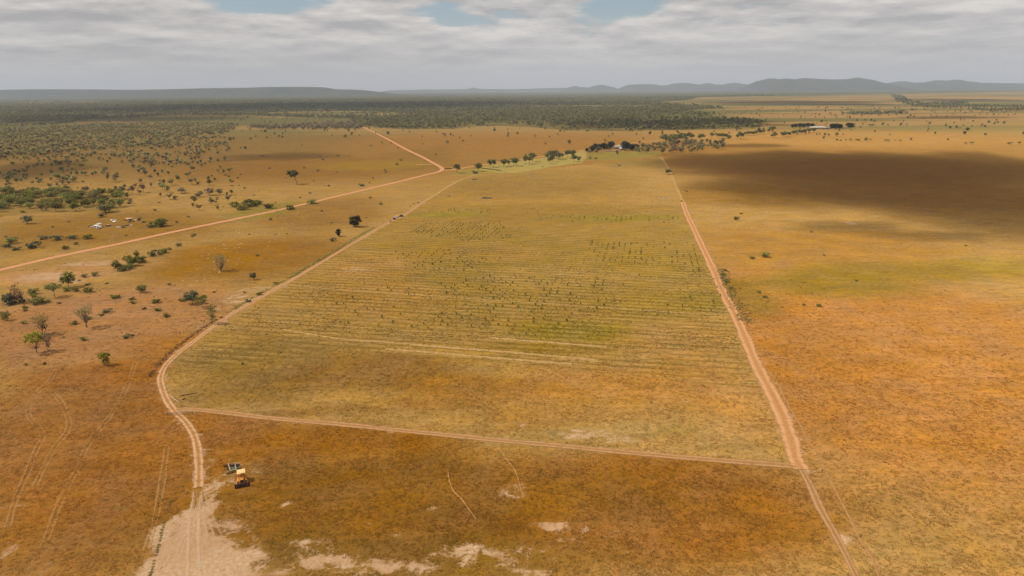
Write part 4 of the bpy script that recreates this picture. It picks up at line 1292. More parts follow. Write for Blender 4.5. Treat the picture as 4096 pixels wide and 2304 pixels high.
def instancer_group(name, coll):
    ng = bpy.data.node_groups.new(name, 'GeometryNodeTree')
    ng.interface.new_socket('Geometry', in_out='INPUT', socket_type='NodeSocketGeometry')
    ng.interface.new_socket('Geometry', in_out='OUTPUT', socket_type='NodeSocketGeometry')
    N = ng.nodes; L = ng.links
    gi = N.new('NodeGroupInput'); go = N.new('NodeGroupOutput')
    ci = N.new('GeometryNodeCollectionInfo'); ci.inputs['Collection'].default_value = coll
    ci.inputs['Separate Children'].default_value = True; ci.inputs['Reset Children'].default_value = True
    ip = N.new('GeometryNodeInstanceOnPoints'); ip.inputs['Pick Instance'].default_value = True

    def att(nm, typ):
        a = N.new('GeometryNodeInputNamedAttribute'); a.data_type = typ; a.inputs['Name'].default_value = nm
        return a.outputs['Attribute']
    mp = N.new('GeometryNodeMeshToPoints')
    L.new(gi.outputs[0], mp.inputs['Mesh'])
    L.new(mp.outputs[0], ip.inputs['Points'])
    L.new(ci.outputs[0], ip.inputs['Instance'])
    L.new(att('pick', 'INT'), ip.inputs['Instance Index'])
    cx = N.new('ShaderNodeCombineXYZ'); L.new(att('spin', 'FLOAT'), cx.inputs[2])
    L.new(cx.outputs[0], ip.inputs['Rotation'])
    L.new(att('size', 'FLOAT_VECTOR'), ip.inputs['Scale'])
    L.new(ip.outputs[0], go.inputs[0])
    return ng


def mass(name, label, cat, xy, size, pick, protos, extra=None):
    """stuff: many instances as ONE object"""
    coll = bpy.data.collections.new(name + '_kinds')
    for i, me in enumerate(protos):
        coll.objects.link(bpy.data.objects.new('%s_kind_%02d' % (name, i), me))
    n = len(xy)
    me = bpy.data.meshes.new(name)
    me.vertices.add(n)
    me.vertices.foreach_set('co', np.concatenate([xy, np.zeros((n, 1))], 1).astype(np.float32).ravel())
    at = me.attributes.new('size', 'FLOAT_VECTOR', 'POINT'); at.data.foreach_set('vector', np.asarray(size, np.float32).ravel())
    at = me.attributes.new('spin', 'FLOAT', 'POINT'); at.data.foreach_set('value', rng.uniform(0, 6.28, n).astype(np.float32))
    at = me.attributes.new('pick', 'INT', 'POINT'); at.data.foreach_set('value', np.asarray(pick, np.int32))
    for nm, dat in (extra or {}).items():
        at = me.attributes.new(nm, 'FLOAT_COLOR', 'POINT'); at.data.foreach_set('color', dat.astype(np.float32).ravel())
    o = link(name, me)
    md = o.modifiers.new('scatter', 'NODES'); md.node_group = instancer_group(name + '_scatter', coll)
    return tag(o, label, cat, None, 'stuff')


FAR = [blob_tree(200 + i, (L_WOOD, L_FAR, L_WOOD, L_GREY, L_FAR)[i], 34, (2.7, 3.4, 2.2, 3.2, 4.0)[i], (3.2, 3.6, 3.4, 3.2, 3.8)[i], (9, 10, 10, 9, 11)[i]) for i in range(5)]
FARH = [9, 10, 10, 9, 11]; FARW = [5.4, 6.8, 4.4, 6.4, 8.0]
xy = []; sz = []; pk = []
for (x_, y_, h, w, k) in rest:
    p = {0: 0, 1: 2, 2: 2, 3: 3, 5: 1, 6: 1}.get(k, 0)
    xy.append((x_, y_)); sz.append((w / FARW[p], w / FARW[p], h / FARH[p])); pk.append(p)
mass('savanna_woodland', 'open grey-green woodland on the plain at the left, beyond the single trees', 'woodland', np.array(xy), np.array(sz), pk, FAR)


def forest(poly_list, gaps, y0, y1, per_ha, seed):
    P = np.array([(p[0], p[1]) for pl in poly_list for p in pl])
    out = []
    ys = np.arange(y0, y1, 100.0)
    for y_ in ys:
        half = y_ * .80 + 120
        n = int(2 * half * 100 / 10000 * per_ha)
        q = np.stack([rng.uniform(-half, half, n), rng.uniform(y_, y_ + 100, n)], 1)
        out.append(q)
    q = np.concatenate(out)
    wx = q[:, 0] + 90 * (fbm(q[:, 0] / 130, q[:, 1] / 130, seed) - .5); wy = q[:, 1] + 90 * (fbm(q[:, 0] / 130, q[:, 1] / 130, seed + 4) - .5)
    keep = np.zeros(len(q), bool)
    for pl in poly_list:
        keep |= in_poly(wx, wy, pl)
    for gp in gaps:
        keep &= ~(in_poly(wx, wy, gp) & (rng.random(len(q)) > .12))
    d = fbm(q[:, 0] / 240, q[:, 1] / 420, seed + 9)
    keep &= rng.random(len(q)) < sstep(d, .22, .5) * .95 + .05
    return q[keep & visible(q, 60)]


q1 = forest([P_FOREST] + P_EASTBAND, P_FOREST_GAPS, 1700, 4200, 20, 300)
q2 = forest([P_FOREST] + P_EASTBAND, P_FOREST_GAPS, 4200, 9500, 8, 310)
n1, n2 = len(q1), len(q2)
hs1 = rng.uniform(.75, 1.25, n1); ws1 = rng.uniform(.8, 1.3, n1)
hs2 = rng.uniform(.8, 1.3, n2); ws2 = rng.uniform(1.3, 2.2, n2)
sizes = np.concatenate([np.stack([ws1, ws1, hs1], 1), np.stack([ws2, ws2, hs2], 1)])
mass('forest', 'dense dark eucalypt forest filling the far plain to the horizon', 'forest', np.concatenate([q1, q2]), sizes, rng.choice([1, 4, 0, 1, 4, 3], n1 + n2), FAR)
# thin tree cover on the grassy far plain
q3 = np.stack([rng.uniform(-3600, 3800, 5200), rng.uniform(1050, 4200, 5200)], 1)
q3 = q3[visible(q3) & ~in_poly(q3[:, 0], q3[:, 1], P_FOREST)]
q3 = q3[rng.random(len(q3)) < np.where(q3[:, 1] < 1700, .10, .5)]
q3 = q3[~((q3[:, 0] > -250) & (q3[:, 0] < 900) & (q3[:, 1] < 1500))]
s3 = rng.uniform(.4, .95, len(q3))
mass('far_scrub', 'thin scattering of small trees over the far grassland', 'scrub', q3, np.stack([s3, s3, s3], 1), rng.integers(0, 5, len(q3)), FAR)
print('WOODLAND', n_ind, len(rest), n1, n2, len(q3))


# ------------------------------------------------------------------ planted field: young trees in rows, windrows
def sapling_mesh(seed):
    r = np.random.default_rng(seed)
    P = []
    mb = MB()
    for s in range(3):
        a = r.uniform(0, 6.28); t = r.uniform(.25, .6)
        tip = np.array([math.cos(a) * t, math.sin(a) * t, r.uniform(1.5, 2.1)])
        mb.tube((0, 0, -.05), tuple(tip * .8), .035, .015, 4, caps=False)
        for k in range(11):
            f = r.uniform(.3, 1.05)
            P.append(tip * f + r.normal(size=3) * .16)
    V, F = leaf_quads(np.array(P), .5, r, .1)
    n0 = len(V)
    return mesh_np('young_tree', np.concatenate([V, np.array(mb.v)]), np.concatenate([F, np.array(mb.f) + n0]), (L_CROP, BARK), False, [0] * len(P) + [1] * len(mb.f))


SAP = [sapling_mesh(400 + i) for i in range(4)]
CROP_ZONES = [(GP([(1640, 930), (1700, 893), (2010, 886), (2060, 945), (1990, 970), (1790, 960)]), .85), (GP([(1690, 838), (1960, 838), (1960, 856), (1690, 850)]), .5), (GP([(1550, 1010), (1960, 1000), (2010, 1040), (1880, 1088), (1620, 1085)]), .6),
              (GP([(2350, 965), (2770, 975), (2800, 1062), (2600, 1062), (2370, 1045)]), .62), (GP([(1340, 1235), (1600, 1200), (1840, 1105), (2420, 1115), (2430, 1235), (2300, 1270), (2180, 1345), (1800, 1335), (1560, 1318), (1390, 1308)]), .5),
              (GP([(2080, 858), (2710, 866), (2730, 893), (2100, 885)]), .5), (GP([(2420, 1060), (2850, 1080), (2930, 1280), (2500, 1230)]), .13), (GP([(1150, 1230), (1560, 1150), (1800, 1110), (1380, 1310)]), .12)]
org = G(2000, 1200)
cand = []
for i in range(-75, 76):
    for j in range(-70, 71):
        p = org + ROWDIR * (i * 4.4 + rng.normal() * .35) + ROWN * (j * 6.2 + rng.normal() * .3)
        cand.append((p.x, p.y))
cand = np.array(cand)
prob = np.zeros(len(cand))
for pl, s in CROP_ZONES:
    prob = np.maximum(prob, s * in_poly(cand[:, 0], cand[:, 1], pl))
prob *= .35 + .65 * sstep(fbm(cand[:, 0] / 26, cand[:, 1] / 30, 91), .3, .5)
cand = cand[rng.random(len(cand)) < prob]
cand = cand[np.argsort(np.hypot(cand[:, 0], cand[:, 1]))]
for i, (x_, y_) in enumerate(cand[:300]):
    s = rng.uniform(.4, .75)
    o = link('young_tree', SAP[i % 4], None, (x_, y_, 0), rng.uniform(0, 6.28), (s * 1.05, s * 1.05, s))
    tag(o, 'small dark green sapling planted in the rows of the field', 'sapling', 'saplings planted in the field')
cr_ = cand[300:]
s_ = rng.uniform(.42, .75, len(cr_))
mass('sapling_rows', 'far rows of small green saplings in the upper field', 'saplings', cr_, np.stack([s_ * 1.1, s_ * 1.1, s_], 1), rng.integers(0, 4, len(cr_)), SAP)
print('SAPLINGS', len(cand))

M_STRAW = mat_simple('windrow_straw', alb(176, 132, 82), .95, .28, .9, bump=.4)


def windrow(pts, w, h, label):
    L = smooth_line(GP(pts), 1.2)
    V = []; n = len(L); s = 0
    cs = (-1, -.6, -.15, .3, .7, 1); hh = (0, .7, 1, .85, .6, 0)
    for i, p in enumerate(L):
        a = L[max(i - 1, 0)]; b = L[min(i + 1, n - 1)]
        d = (b - a).normalized(); nr = Vector((-d.y, d.x, 0))
        f = rng.uniform(.55, 1.3); o = rng.normal() * .16
        for c, z in zip(cs, hh):
            q = p + nr * (c * w * .5 * (.7 + .45 * f) + o + rng.normal() * .06)
            V.append((q.x, q.y, .01 + z * h * f * rng.uniform(.7, 1.2)))
    k = len(cs)
    F = np.array([(i * k + j, i * k + j + 1, (i + 1) * k + j + 1, (i + 1) * k + j) for i in range(n - 1) for j in range(k - 1)])[:, ::-1]
    o = link('straw_windrow', mesh_np('straw_windrow', V, F, (M_STRAW,)))
    tag(o, label, 'windrow', 'straw windrows across the field')


windrow([(1957, 1352), (2100, 1362), (2280, 1376), (2427, 1389)], 1.7, .35, 'pale straw windrow directly below the green patch, topmost of the three short ones')
windrow([(1640, 1378), (1830, 1393), (2060, 1411), (2250, 1428), (2393, 1441)], 1.8, .35, 'middle one of the three bright straw windrows in the lower field')
windrow([(1543, 1396), (1750, 1412), (2000, 1433), (2289, 1457)], 1.8, .35, 'lowest of the three bright straw windrows in the lower field')
windrow([(1130, 1318), (1350, 1354), (1500, 1366), (1640, 1376)], 1.1, .25, 'faint straw windrow running on left from the three bright ones')
windrow([(1180, 1143), (1350, 1158), (1600, 1175), (1900, 1196), (2200, 1215), (2500, 1237), (2750, 1253), (2890, 1262)], .9, .16, 'long thin straw windrow crossing the whole middle of the field')
windrow([(1700, 1070), (2000, 1085), (2300, 1102), (2700, 1125)], .7, .12, 'thin straw windrow crossing the upper middle of the field')
windrow([(1400, 1003), (1600, 1012)], .8, .2, 'short thin straw windrow at the left edge of the upper field')


# ------------------------------------------------------------------ grass tufts on the near ground
def tuft_mesh(seed, nb, h, w):
    r = np.random.default_rng(seed)
    V = []; F = []
    for i in range(nb):
        a = r.uniform(0, 6.28); b0 = r.normal(size=2) * w * .3
        lean = np.array([math.cos(a), math.sin(a)]) * w * r.uniform(.3, .9)
        side = np.array([-math.sin(a), math.cos(a)]) * w * .16
        hh = h * r.uniform(.55, 1.1)
        o = len(V)
        V += [(b0[0] - side[0], b0[1] - side[1], -.02), (b0[0] + side[0], b0[1] + side[1], -.02), (b0[0] + lean[0] * .5 + side[0] * .8, b0[1] + lean[1] * .5 + side[1] * .8, hh * .75), (b0[0] + lean[0], b0[1] + lean[1], hh)]
        F.append((o, o + 1, o + 2, o + 3))
    return mesh_np('grass_tuft', V, np.array(F), (M_TUFT,))


def make_tuft_material():
    m = bpy.data.materials.new('grass_tuft'); m.use_nodes = True
    nt = NT(m.node_tree)
    out = nt.n('ShaderNodeOutputMaterial')
    a = nt.n('ShaderNodeAttribute', attribute_name='tint', attribute_type='INSTANCER')
    oi = nt.n('ShaderNodeObjectInfo')
    hs = nt.n('ShaderNodeHueSaturation'); nt.link(a.outputs['Color'], hs.inputs['Color'])
    nt.link(nt.math('ADD', nt.math('MULTIPLY', oi.outputs['Random'], .4), 1.12), hs.inputs['Value'])
    d = nt.n('ShaderNodeBsdfDiffuse'); t = nt.n('ShaderNodeBsdfTranslucent')
    nt.link(hs.outputs[0], d.inputs[0]); nt.link(hs.outputs[0], t.inputs[0])
    mx = nt.n('ShaderNodeMixShader'); mx.inputs[0].default_value = .5
    nt.link(d.outputs[0], mx.inputs[1]); nt.link(t.outputs[0], mx.inputs[2]); nt.link(mx.outputs[0], out.inputs[0])
    return m


M_TUFT = make_tuft_material()


def grass():
    N = 170000
    # denser near, thinner with distance
    d = 125.0 * (520.0 / 125.0) ** rng.random(N)
    ang = rng.uniform(-.72, .72, N)
    q = np.stack([np.sin(ang) * d * 1.05, np.cos(ang) * d], 1)
    q = q[visible(q, 40) & (q[:, 1] > 118)]
    q = q[rng.random(len(q)) > sstep(np.hypot(q[:, 0], q[:, 1]), 260, 515)]
    col, bare, rows, wood = ground_color(q[:, 0], q[:, 1])
    keep = rng.random(len(q)) > sstep(bare, .35, .8) * 1.02
    for pl, w in ((TRACK_L, 2.2), (TRACK_L0, 2.2), (TRACK_B, 1.9), (TRACK_R, 3.4), (TRACK_R0, 1.4), (ROAD, 4.2)):
        keep &= seg_dist(q[:, 0], q[:, 1], pl) > w
    # tufts gather in drifts
    keep &= rng.random(len(q)) < .35 + .65 * sstep(fbm(q[:, 0] / 7, q[:, 1] / 7, 55), .4, .62)
    for c, rad in ((G(955, 1915), 6.5),):
        keep &= np.hypot(q[:, 0] - c.x, q[:, 1] - c.y) > rad
    q = q[keep]; col = col[keep]
    n = len(q)
    col = col * rng.uniform(.86, 1.18, n)[:, None]
    gr = rng.random(n) < .06
    col[gr] = col[gr] * np.array([.62, .80, .6])
    dist = np.hypot(q[:, 0], q[:, 1])
    s = rng.uniform(.5, 1.05, n) * (.75 + dist / 420)
    prot = [tuft_mesh(500 + i, (6, 8, 7)[i], (.42, .5, .34)[i], (.5, .6, .75)[i]) for i in range(3)]
    print('GRASS', n)
    mass('grass', 'dry straw-coloured grass tufts covering the near plain', 'grass', q, np.stack([s, s, s * rng.uniform(.22, .42, n)], 1), rng.integers(0, 3, n), prot, {'tint': np.concatenate([col, np.ones((n, 1))], 1)})


grass()


# low weeds along the planting rows
def row_weeds():
    P = []
    for j in range(-42, 44):
        for i in range(-190, 190):
            p = org + ROWDIR * (i * 1.25 + rng.uniform(-.5, .5)) + ROWN * (j * 3.1 + rng.normal() * .22)
            P.append((p.x, p.y))
    q = np.array(P)
    q = q[in_poly(q[:, 0], q[:, 1], GP([(980, 1300), (1500, 945), (1700, 830), (2715, 830), (2880, 1170), (2980, 1400), (2300, 1400), (1500, 1350)]))]
    along = q @ np.array([ROWDIR.x, ROWDIR.y]); across = q @ np.array([ROWN.x, ROWN.y])
    keep = rng.random(len(q)) < sstep(fbm(along / 34, across / 9, 171), .40, .64) * .75
    q = q[keep]; n = len(q)
    s = rng.uniform(.045, .10, n)
    prot = [blob_tree(640 + i, (L_OLIVE, L_YELLOW, L_BROWN)[i], 18, 3.0, 1.8, 2.2) for i in range(3)]
    print('ROWWEEDS', n)
    mass('row_weeds', 'low olive and straw weeds lining the planting rows', 'weeds', q, np.stack([s * 1.5, s * 1.5, s], 1), rng.choice([0, 0, 1, 2], n), prot)


row_weeds()


# low tussocks further out, where single blades can no longer be told apart
def tussocks():
    N = 22000
    d = 330.0 * (1700.0 / 330.0) ** rng.random(N)
    ang = rng.uniform(-.70, .70, N)
    q = np.stack([np.sin(ang) * d * 1.05, np.cos(ang) * d], 1)
    q = q[visible(q, 30)]
    fm = in_poly(q[:, 0], q[:, 1], FIELD)
    keep = rng.random(len(q)) < sstep(fbm(q[:, 0] / 40, q[:, 1] / 40, 141), .38, .66) * np.where(fm, .8, np.where(q[:, 0] > 150, .12, .5))
    for pl, w in ((TRACK_L, 3.), (TRACK_B, 3.), (TRACK_R, 5.), (ROAD, 6.), (LANE, 6.)):
        keep &= seg_dist(q[:, 0], q[:, 1], pl) > w
    q = q[keep]; n = len(q)
    s = rng.uniform(.035, .085, n) * (1 + np.hypot(q[:, 0], q[:, 1]) / 1600)
    prot = [blob_tree(600 + i, (L_OLIVE, L_BROWN, L_YELLOW, L_GREEN)[i], 22, 3.0, 1.6, 1.9) for i in range(4)]
    print('TUSSOCKS', n)
    mass('tussocks', 'small olive and brown tussocks speckling the middle distance', 'tussocks', q, np.stack([s * 1.3, s * 1.3, s], 1), rng.choice([0, 1, 1, 2, 3], n), prot)


tussocks()


# low strips of weeds and brush
def brush(name, label, pts, w, h, n, leaf, size, cat='weeds'):
    L = smooth_line(GP(pts), 1.0)
    P = []
    for i in range(n):
        p = L[rng.integers(len(L))]
        if vnoise(np.array([p.x / 3.0]), np.array([p.y / 3.0]), 5)[0] < .3: continue
        P.append((p.x + rng.normal() * w, p.y + rng.normal() * w, abs(rng.normal()) * h + .03))
    V, F = leaf_quads(np.array(P), size, rng, .3)
    return tag(link(name, mesh_np(name, V, F, (leaf,))), label, cat, None, 'stuff')


brush('brush_strip', 'dark brown brush lining the outer edge of the dirt track', [(600, 1506), (625, 1470), (680, 1412), (745, 1360), (830, 1300), (868, 1278)], .7, .22, 750, L_BROWN, .4, 'brush')
brush('brush_strip', 'thin olive weeds along the upper dirt track', [(940, 1235), (1049, 1170), (1159, 1110), (1270, 1045), (1400, 966), (1500, 908)], .7, .35, 1300, L_OLIVE, .6, 'weeds')
brush('weed_strip', 'dark weeds in a line down the pale bare ground', [(684, 2006), (665, 2060), (650, 2120), (630, 2200), (600, 2304)], .22, .10, 600, L_OLIVE, .22)
brush('weed_strip', 'olive weeds beside the wide track on the right', [(2880, 1080), (2905, 1130), (2940, 1200), (2985, 1290)], 2.2, .3, 700, L_OLIVE, .7)


# ------------------------------------------------------------------ bulldozer and disc plough
M_YEL = mat_simple('faded_orange_paint', alb(216, 138, 54), .6, .3, 1.4)
M_ROOF = mat_simple('chalky_roof_paint', alb(240, 190, 136), .7, .22, 1.2)
M_RUST = mat_simple('rusty_steel', (0.13, 0.055, 0.028), .85, .45, 2.0)
M_BLADE = mat_simple('dark_blade', (0.035, 0.016, 0.010), .7, .5, 1.5)  # dark rust; shade on the camera-facing front is put into the colour
M_BLACK = mat_simple('black_metal', (0.018, 0.016, 0.014), .6, .4, 2.0)
M_PALEGREEN = mat_simple('pale_green_paint', (0.27, 0.28, 0.18), .6, .25, 2.0)
M_TYRE = mat_simple('tyre_rubber', (0.02, 0.019, 0.018), .85, .3, 3.0)
M_GLASS = mat_simple('dark_glass', (0.012, 0.014, 0.016), .12, .2, 1.0, spec=.6)


def bulldozer():
    fw = math.radians(22)
    blade_c = G(970, 1950)
    f = Vector((math.sin(fw), -math.cos(fw), 0))
    o = blade_c - f * 3.55
    e = empty('bulldozer', o, fw)
    tag(e, 'faded orange bulldozer with a dark blade parked beside the dirt track', 'bulldozer')
    for s in (-1, 1):
        prof = [(-2.0, .05), (-2.35, .3), (-2.4, .65), (-2.1, 1.0), (-1.6, 1.08), (1.6, 1.08), (2.0, .95), (2.25, .6), (2.15, .25), (1.8, .05)]
        mb = MB()
        n = len(prof); x0 = s * 1.15 - .29; x1 = s * 1.15 + .29
        vs = [(x0, p[0], p[1]) for p in prof] + [(x1, p[0], p[1]) for p in prof]
        mb.add(vs, [tuple(range(n)), tuple(range(2 * n - 1, n - 1, -1))] + [(i, i + n, (i + 1) % n + n, (i + 1) % n) for i in range(n)])
        t = mb.build('track', M_RUST, e)
        for k in range(13):
            yy = -1.85 + k * .31
            MB().box((s * 1.15, yy, 1.11), (.62, .07, .07)).build('grouser', M_RUST, t)
        MB().box((s * 1.15, -.1, 1.22), (.5, 2.6, .1)).build('fender', M_YEL, e)
        MB().box((s * 1.62, -1.9, .62), (.16, 3.6, .26), rx=-.03).build('push_arm', M_YEL, e)
        MB().tube((s * .5, -1.7, 1.5), (s * .62, -3.15, .85), .09, .06, 8).build('blade_ram', M_BLACK, e)
    MB().box((0, -.4, .85), (1.5, 3.6, .7), bev=.08).build('chassis', M_YEL, e)
    hood = MB().box((0, -1.25, 1.6), (1.08, 2.1, .9), bev=.08).build('hood', M_YEL, e)
    for k in range(4):
        MB().box((0, -1.95 + k * .42, 2.055), (.8, .1, .03)).build('hood_louvre', M_RUST, hood)
    MB().box((0, -2.33, 1.55), (.95, .08, .8)).build('grille', M_BLACK, e)
    MB().tube((.22, -1.2, 2.0), (.22, -1.2, 2.75), .06, .06, 8).build('exhaust', M_RUST, e)
    MB().box((0, .1, 1.75), (1.3, .35, .9), bev=.05).build('dash', M_YEL, e)
    MB().box((0, 1.05, 1.45), (.7, .7, .25), bev=.05).build('seat', M_BLACK, e)
    MB().box((0, 1.75, 1.45), (1.9, .7, 1.0), bev=.08).build('fuel_tank', M_YEL, e)
    for (x_, y_) in ((-.85, .05), (.85, .05), (-.85, 1.95), (.85, 1.95)):
        MB().box((x_, y_, 2.25), (.12, .12, 1.8)).build('canopy_post', M_YEL, e)
    rf = MB().box((0, 1.0, 3.2), (2.5, 2.7, .16), bev=.06).build('canopy_roof', M_ROOF, e)
    MB().box((0, 1.0, 3.3), (1.5, 1.7, .06)).build('roof_panel', M_ROOF, rf)
    MB().box((.1, 1.3, 3.36), (.14, .14, .08)).build('roof_fitting', M_RUST, rf)
    bl = MB()
    pr = [(-3.30, .02), (-3.52, .30), (-3.60, .68), (-3.52, 1.05), (-3.36, 1.36), (-3.27, 1.36), (-3.42, 1.05), (-3.48, .68), (-3.40, .30), (-3.20, .02)]
    n = len(pr); W = 2.15
    vs = [(-W, p[0] - .06, p[1]) for p in pr] + [(W, p[0] - .06, p[1]) for p in pr]
    bl.add(vs, [tuple(range(n)), tuple(range(2 * n - 1, n - 1, -1))] + [(i, i + n, (i + 1) % n + n, (i + 1) % n) for i in range(n)])
    b = bl.build('blade', M_BLADE, e)
    for s in (-1, 1):
        MB().box((s * 2.17, -3.45, .7), (.06, .5, 1.38)).build('end_bit', M_BLADE, b)
    MB().box((0, -3.42, .08), (4.2, .2, .06)).build('cutting_edge', M_RUST, b)
    MB().box((0, 2.3, .9), (.3, .6, .25)).build('drawbar', M_RUST, e)
    return e, o - f * 2.6


dozer, hitch = bulldozer()


def plough():
    c = G(932, 1886)
    e = empty('disc_plough', c)
    tag(e, 'pale green disc plough with two rusty disc gangs behind the bulldozer', 'plough')

    def L(px, py, z):
        # ground foot below a point seen at px,py and z above ground
        k = ppm(px, py)
        g = G(px, py + z * k * .84) - c
        return Vector((g.x, g.y, z))

    def bar(name, a, b, w, mat, par=e):
        mb = MB(); a = Vector(a); b = Vector(b)
        d = b - a
        mb.box((a + b) / 2, (d.length, w, w), rz=math.atan2(d.y, d.x), ry=-math.atan2(d.z, math.hypot(d.x, d.y)))
        return mb.build(name, mat, par)
    z = .95
    p = {k: L(*v, z) for k, v in dict(a=(914, 1853), b=(921, 1882), c=(940, 1852), d=(947, 1881), e=(919, 1872), f=(946, 1869), g=(920, 1884), h=(948, 1878), i=(923, 1879), j=(945, 1873)).items()}
    bar('frame_beam', p['a'], p['b'], .26, M_PALEGREEN); bar('frame_beam', p['c'], p['d'], .26, M_PALEGREEN)
    bar('cross_beam', p['e'] + Vector((0, 0, .02)), p['f'] + Vector((0, 0, .02)), .2, M_PALEGREEN)
    bar('cross_beam', p['g'] - Vector((0, 0, .03)), p['h'] - Vector((0, 0, .03)), .2, M_PALEGREEN)
    bar('brace', p['i'] + Vector((0, 0, .1)), p['j'] + Vector((0, 0, .1)), .12, M_PALEGREEN)
    bar('deck', L(922, 1862, .8), L(939, 1860, .8), .9, M_RUST)
    for (q0, q1) in (((893, 1864), (962, 1860)), ((905, 1895), (964, 1871))):
        a = L(*q0, .42); b = L(*q1, .42)
        g = bar('disc_gang', a + Vector((0, 0, .42)), b + Vector((0, 0, .42)), .18, M_PALEGREEN if q0[0] == 905 else M_RUST)
        MB().tube(a, b, .05, .05, 6).build('axle', M_BLACK, g)
        d = (b - a).normalized()
        for k in range(11):
            m_ = a.lerp(b, (k + .5) / 11)
            MB().tube(m_ - d * .035, m_ + d * .035, .40, .30, 12).build('disc', M_RUST if k % 2 else M_BLACK, g)
    for (px, py) in ((912, 1876), (952, 1862)):
        a = L(px, py, .42)
        w = MB().tube(a - Vector((.14, 0, 0)), a + Vector((.14, 0, 0)), .42, .42, 14).build('wheel', M_TYRE, e)
        MB().tube(a - Vector((.16, 0, 0)), a + Vector((.16, 0, 0)), .2, .2, 10).build('rim', M_PALEGREEN, w)
    hh = hitch - c
    bar('drawbar', p['h'] - Vector((0, 0, .1)), Vector((hh.x, hh.y, .8)), .16, M_PALEGREEN)


plough()

# ------------------------------------------------------------------ gates, posts, poles
M_GALV = mat_simple('weathered_pipe', alb(206, 162, 128), .5, .2, 3.0)
M_TIMBER = mat_simple('grey_timber', (0.16, 0.12, 0.085), .9, .35, 2.0)
M_PALETIMBER = mat_simple('bleached_timber', (0.52, 0.40, 0.26), .85, .25, 2.0)
M_BURNT = mat_simple('burnt_timber', (0.03, 0.024, 0.02), .9, .4, 2.0)


def gate(p0, p1, label):
    a = G(*p0); b = G(*p1)
    d = b - a; L = d.length
    e = empty('pipe_gate', a, math.atan2(d.y, d.x))
    tag(e, label, 'gate', 'pipe gates across the dirt track')
    for k in range(6):
        MB().tube((.1, 0, .18 + k * .2), (L - .1, 0, .18 + k * .2), .045, .045, 6).build('rail', M_GALV, e)
    for x_ in (.1, L * .5, L - .1):
        MB().tube((x_, .03, .12), (x_, .03, 1.22), .032, .032, 6).build('upright', M_GALV, e)


gate((671, 1660), (721, 1658), 'left leaf of the long pipe gate closing the dirt track')
gate((722, 1658), (769, 1656), 'right leaf of the long pipe gate closing the dirt track')


def strainer(p, stay_to, label, h=1.5, mat=M_TIMBER, stay=M_PALETIMBER):
    a = G(*p); b = G(*stay_to) - a
    e = empty('strainer_post', a)
    tag(e, label, 'fence post', 'strainer posts')
    MB().tube((0, 0, -.1), (0, 0, h), .11, .09, 8).build('post', mat, e)
    MB().tube((0, 0, h * .85), (b.x, b.y, .05), .07, .06, 6).build('stay', stay, e)


strainer((771, 1657), (796, 1659), 'gate post with a pale stay at the right end of the pipe gate')
strainer((669, 1661), (656, 1656), 'gate post with a short stay at the left end of the pipe gate')
strainer((3288, 1889), (3243, 1892), 'corner post with a long pale stay by the track junction on the right')


def fallen(name, a, b, r, mat, label, cross=()):
    A = G(*a); B = G(*b) - A
    e = empty(name, A); tag(e, label, 'timber')
    MB().tube((0, 0, r), (B.x, B.y, r * .8), r, r * .7, 7).build('log', mat, e)
    for t in cross:
        c = B * t; d = Vector((-B.y, B.x, 0)).normalized() * 1.0
        MB().tube(c - d + Vector((0, 0, r)), c + d + Vector((0, 0, r * 2.6)), r * .6, r * .5, 6).build('branch', mat, e)


fallen('fallen_post', (684, 1586), (716, 1611), .13, M_PALETIMBER, 'pale fallen fence timber with cross pieces beside the dirt track', (.62, .93))
fallen('dark_mark', (726, 1584), (788, 1572), .17, M_BURNT, 'long dark eroded rut in the grass just above the gate, built as a log', ())  # a made-up log standing in for dark eroded wheel ruts
fallen('dark_mark', (730, 1600), (740, 1595), .2, M_BURNT, 'short dark stump below the long dark rut', ())


def power_pole(px, py, hpx, label):
    g = G(px, py); h = hpx / ppm(px, py)
    e = empty('power_pole', g, .4); tag(e, label, 'power pole', 'power poles')
    MB().tube((0, 0, -.1), (0, 0, h), .17, .12, 8).build('pole', M_TIMBER, e)
    ca = MB().box((0, .16, h - .5), (2.0, .1, .14)).build('crossarm', M_TIMBER, e)
    for x_ in (-.9, 0, .9):
        MB().tube((x_, .16, h - .43), (x_, .16, h - .25), .05, .04, 6).build('insulator', M_GALV, ca)


power_pole(1112, 880, 47, 'wooden power pole standing beside the gravel road')
power_pole(2129, 709, 29, 'wooden power pole in the dry grass below the mown lane')


def rail_fence(p0, p1, n, h, mat, label):
    a = G(*p0); b = G(*p1); d = b - a; L = d.length
    e = empty('rail_fence', a, math.atan2(d.y, d.x)); tag(e, label, 'fence')
    for i in range(n):
        MB().box((L * i / (n - 1), 0, h / 2), (.22, .22, h)).build('post', mat, e)
    for k in range(4):
        MB().box((L / 2, .16, .28 + k * (h - .4) / 3), (L, .07, .26)).build('rail', mat, e)


rail_fence((1911, 672), (2003, 684), 12, 1.5, M_BURNT, 'dark timber rail fence at the near end of the mown lane')
rail_fence((1777, 677), (1808, 676), 6, 1.3, M_BURNT, 'short dark creek culvert by the gravel road bend, built as a rail fence')  # rails stand in for the dark line of a creek culvert
for (px, py, lab) in ((2011, 690, 'left one of two slim posts past the dark rail fence'), (2024, 688, 'right one of two slim posts past the dark rail fence')):
    g = G(px, py)
    tag(MB().tube((0, 0, -.05), (0, 0, 2.4), .14, .1, 6).build('fence_post', M_TIMBER, loc=g), lab, 'fence post')


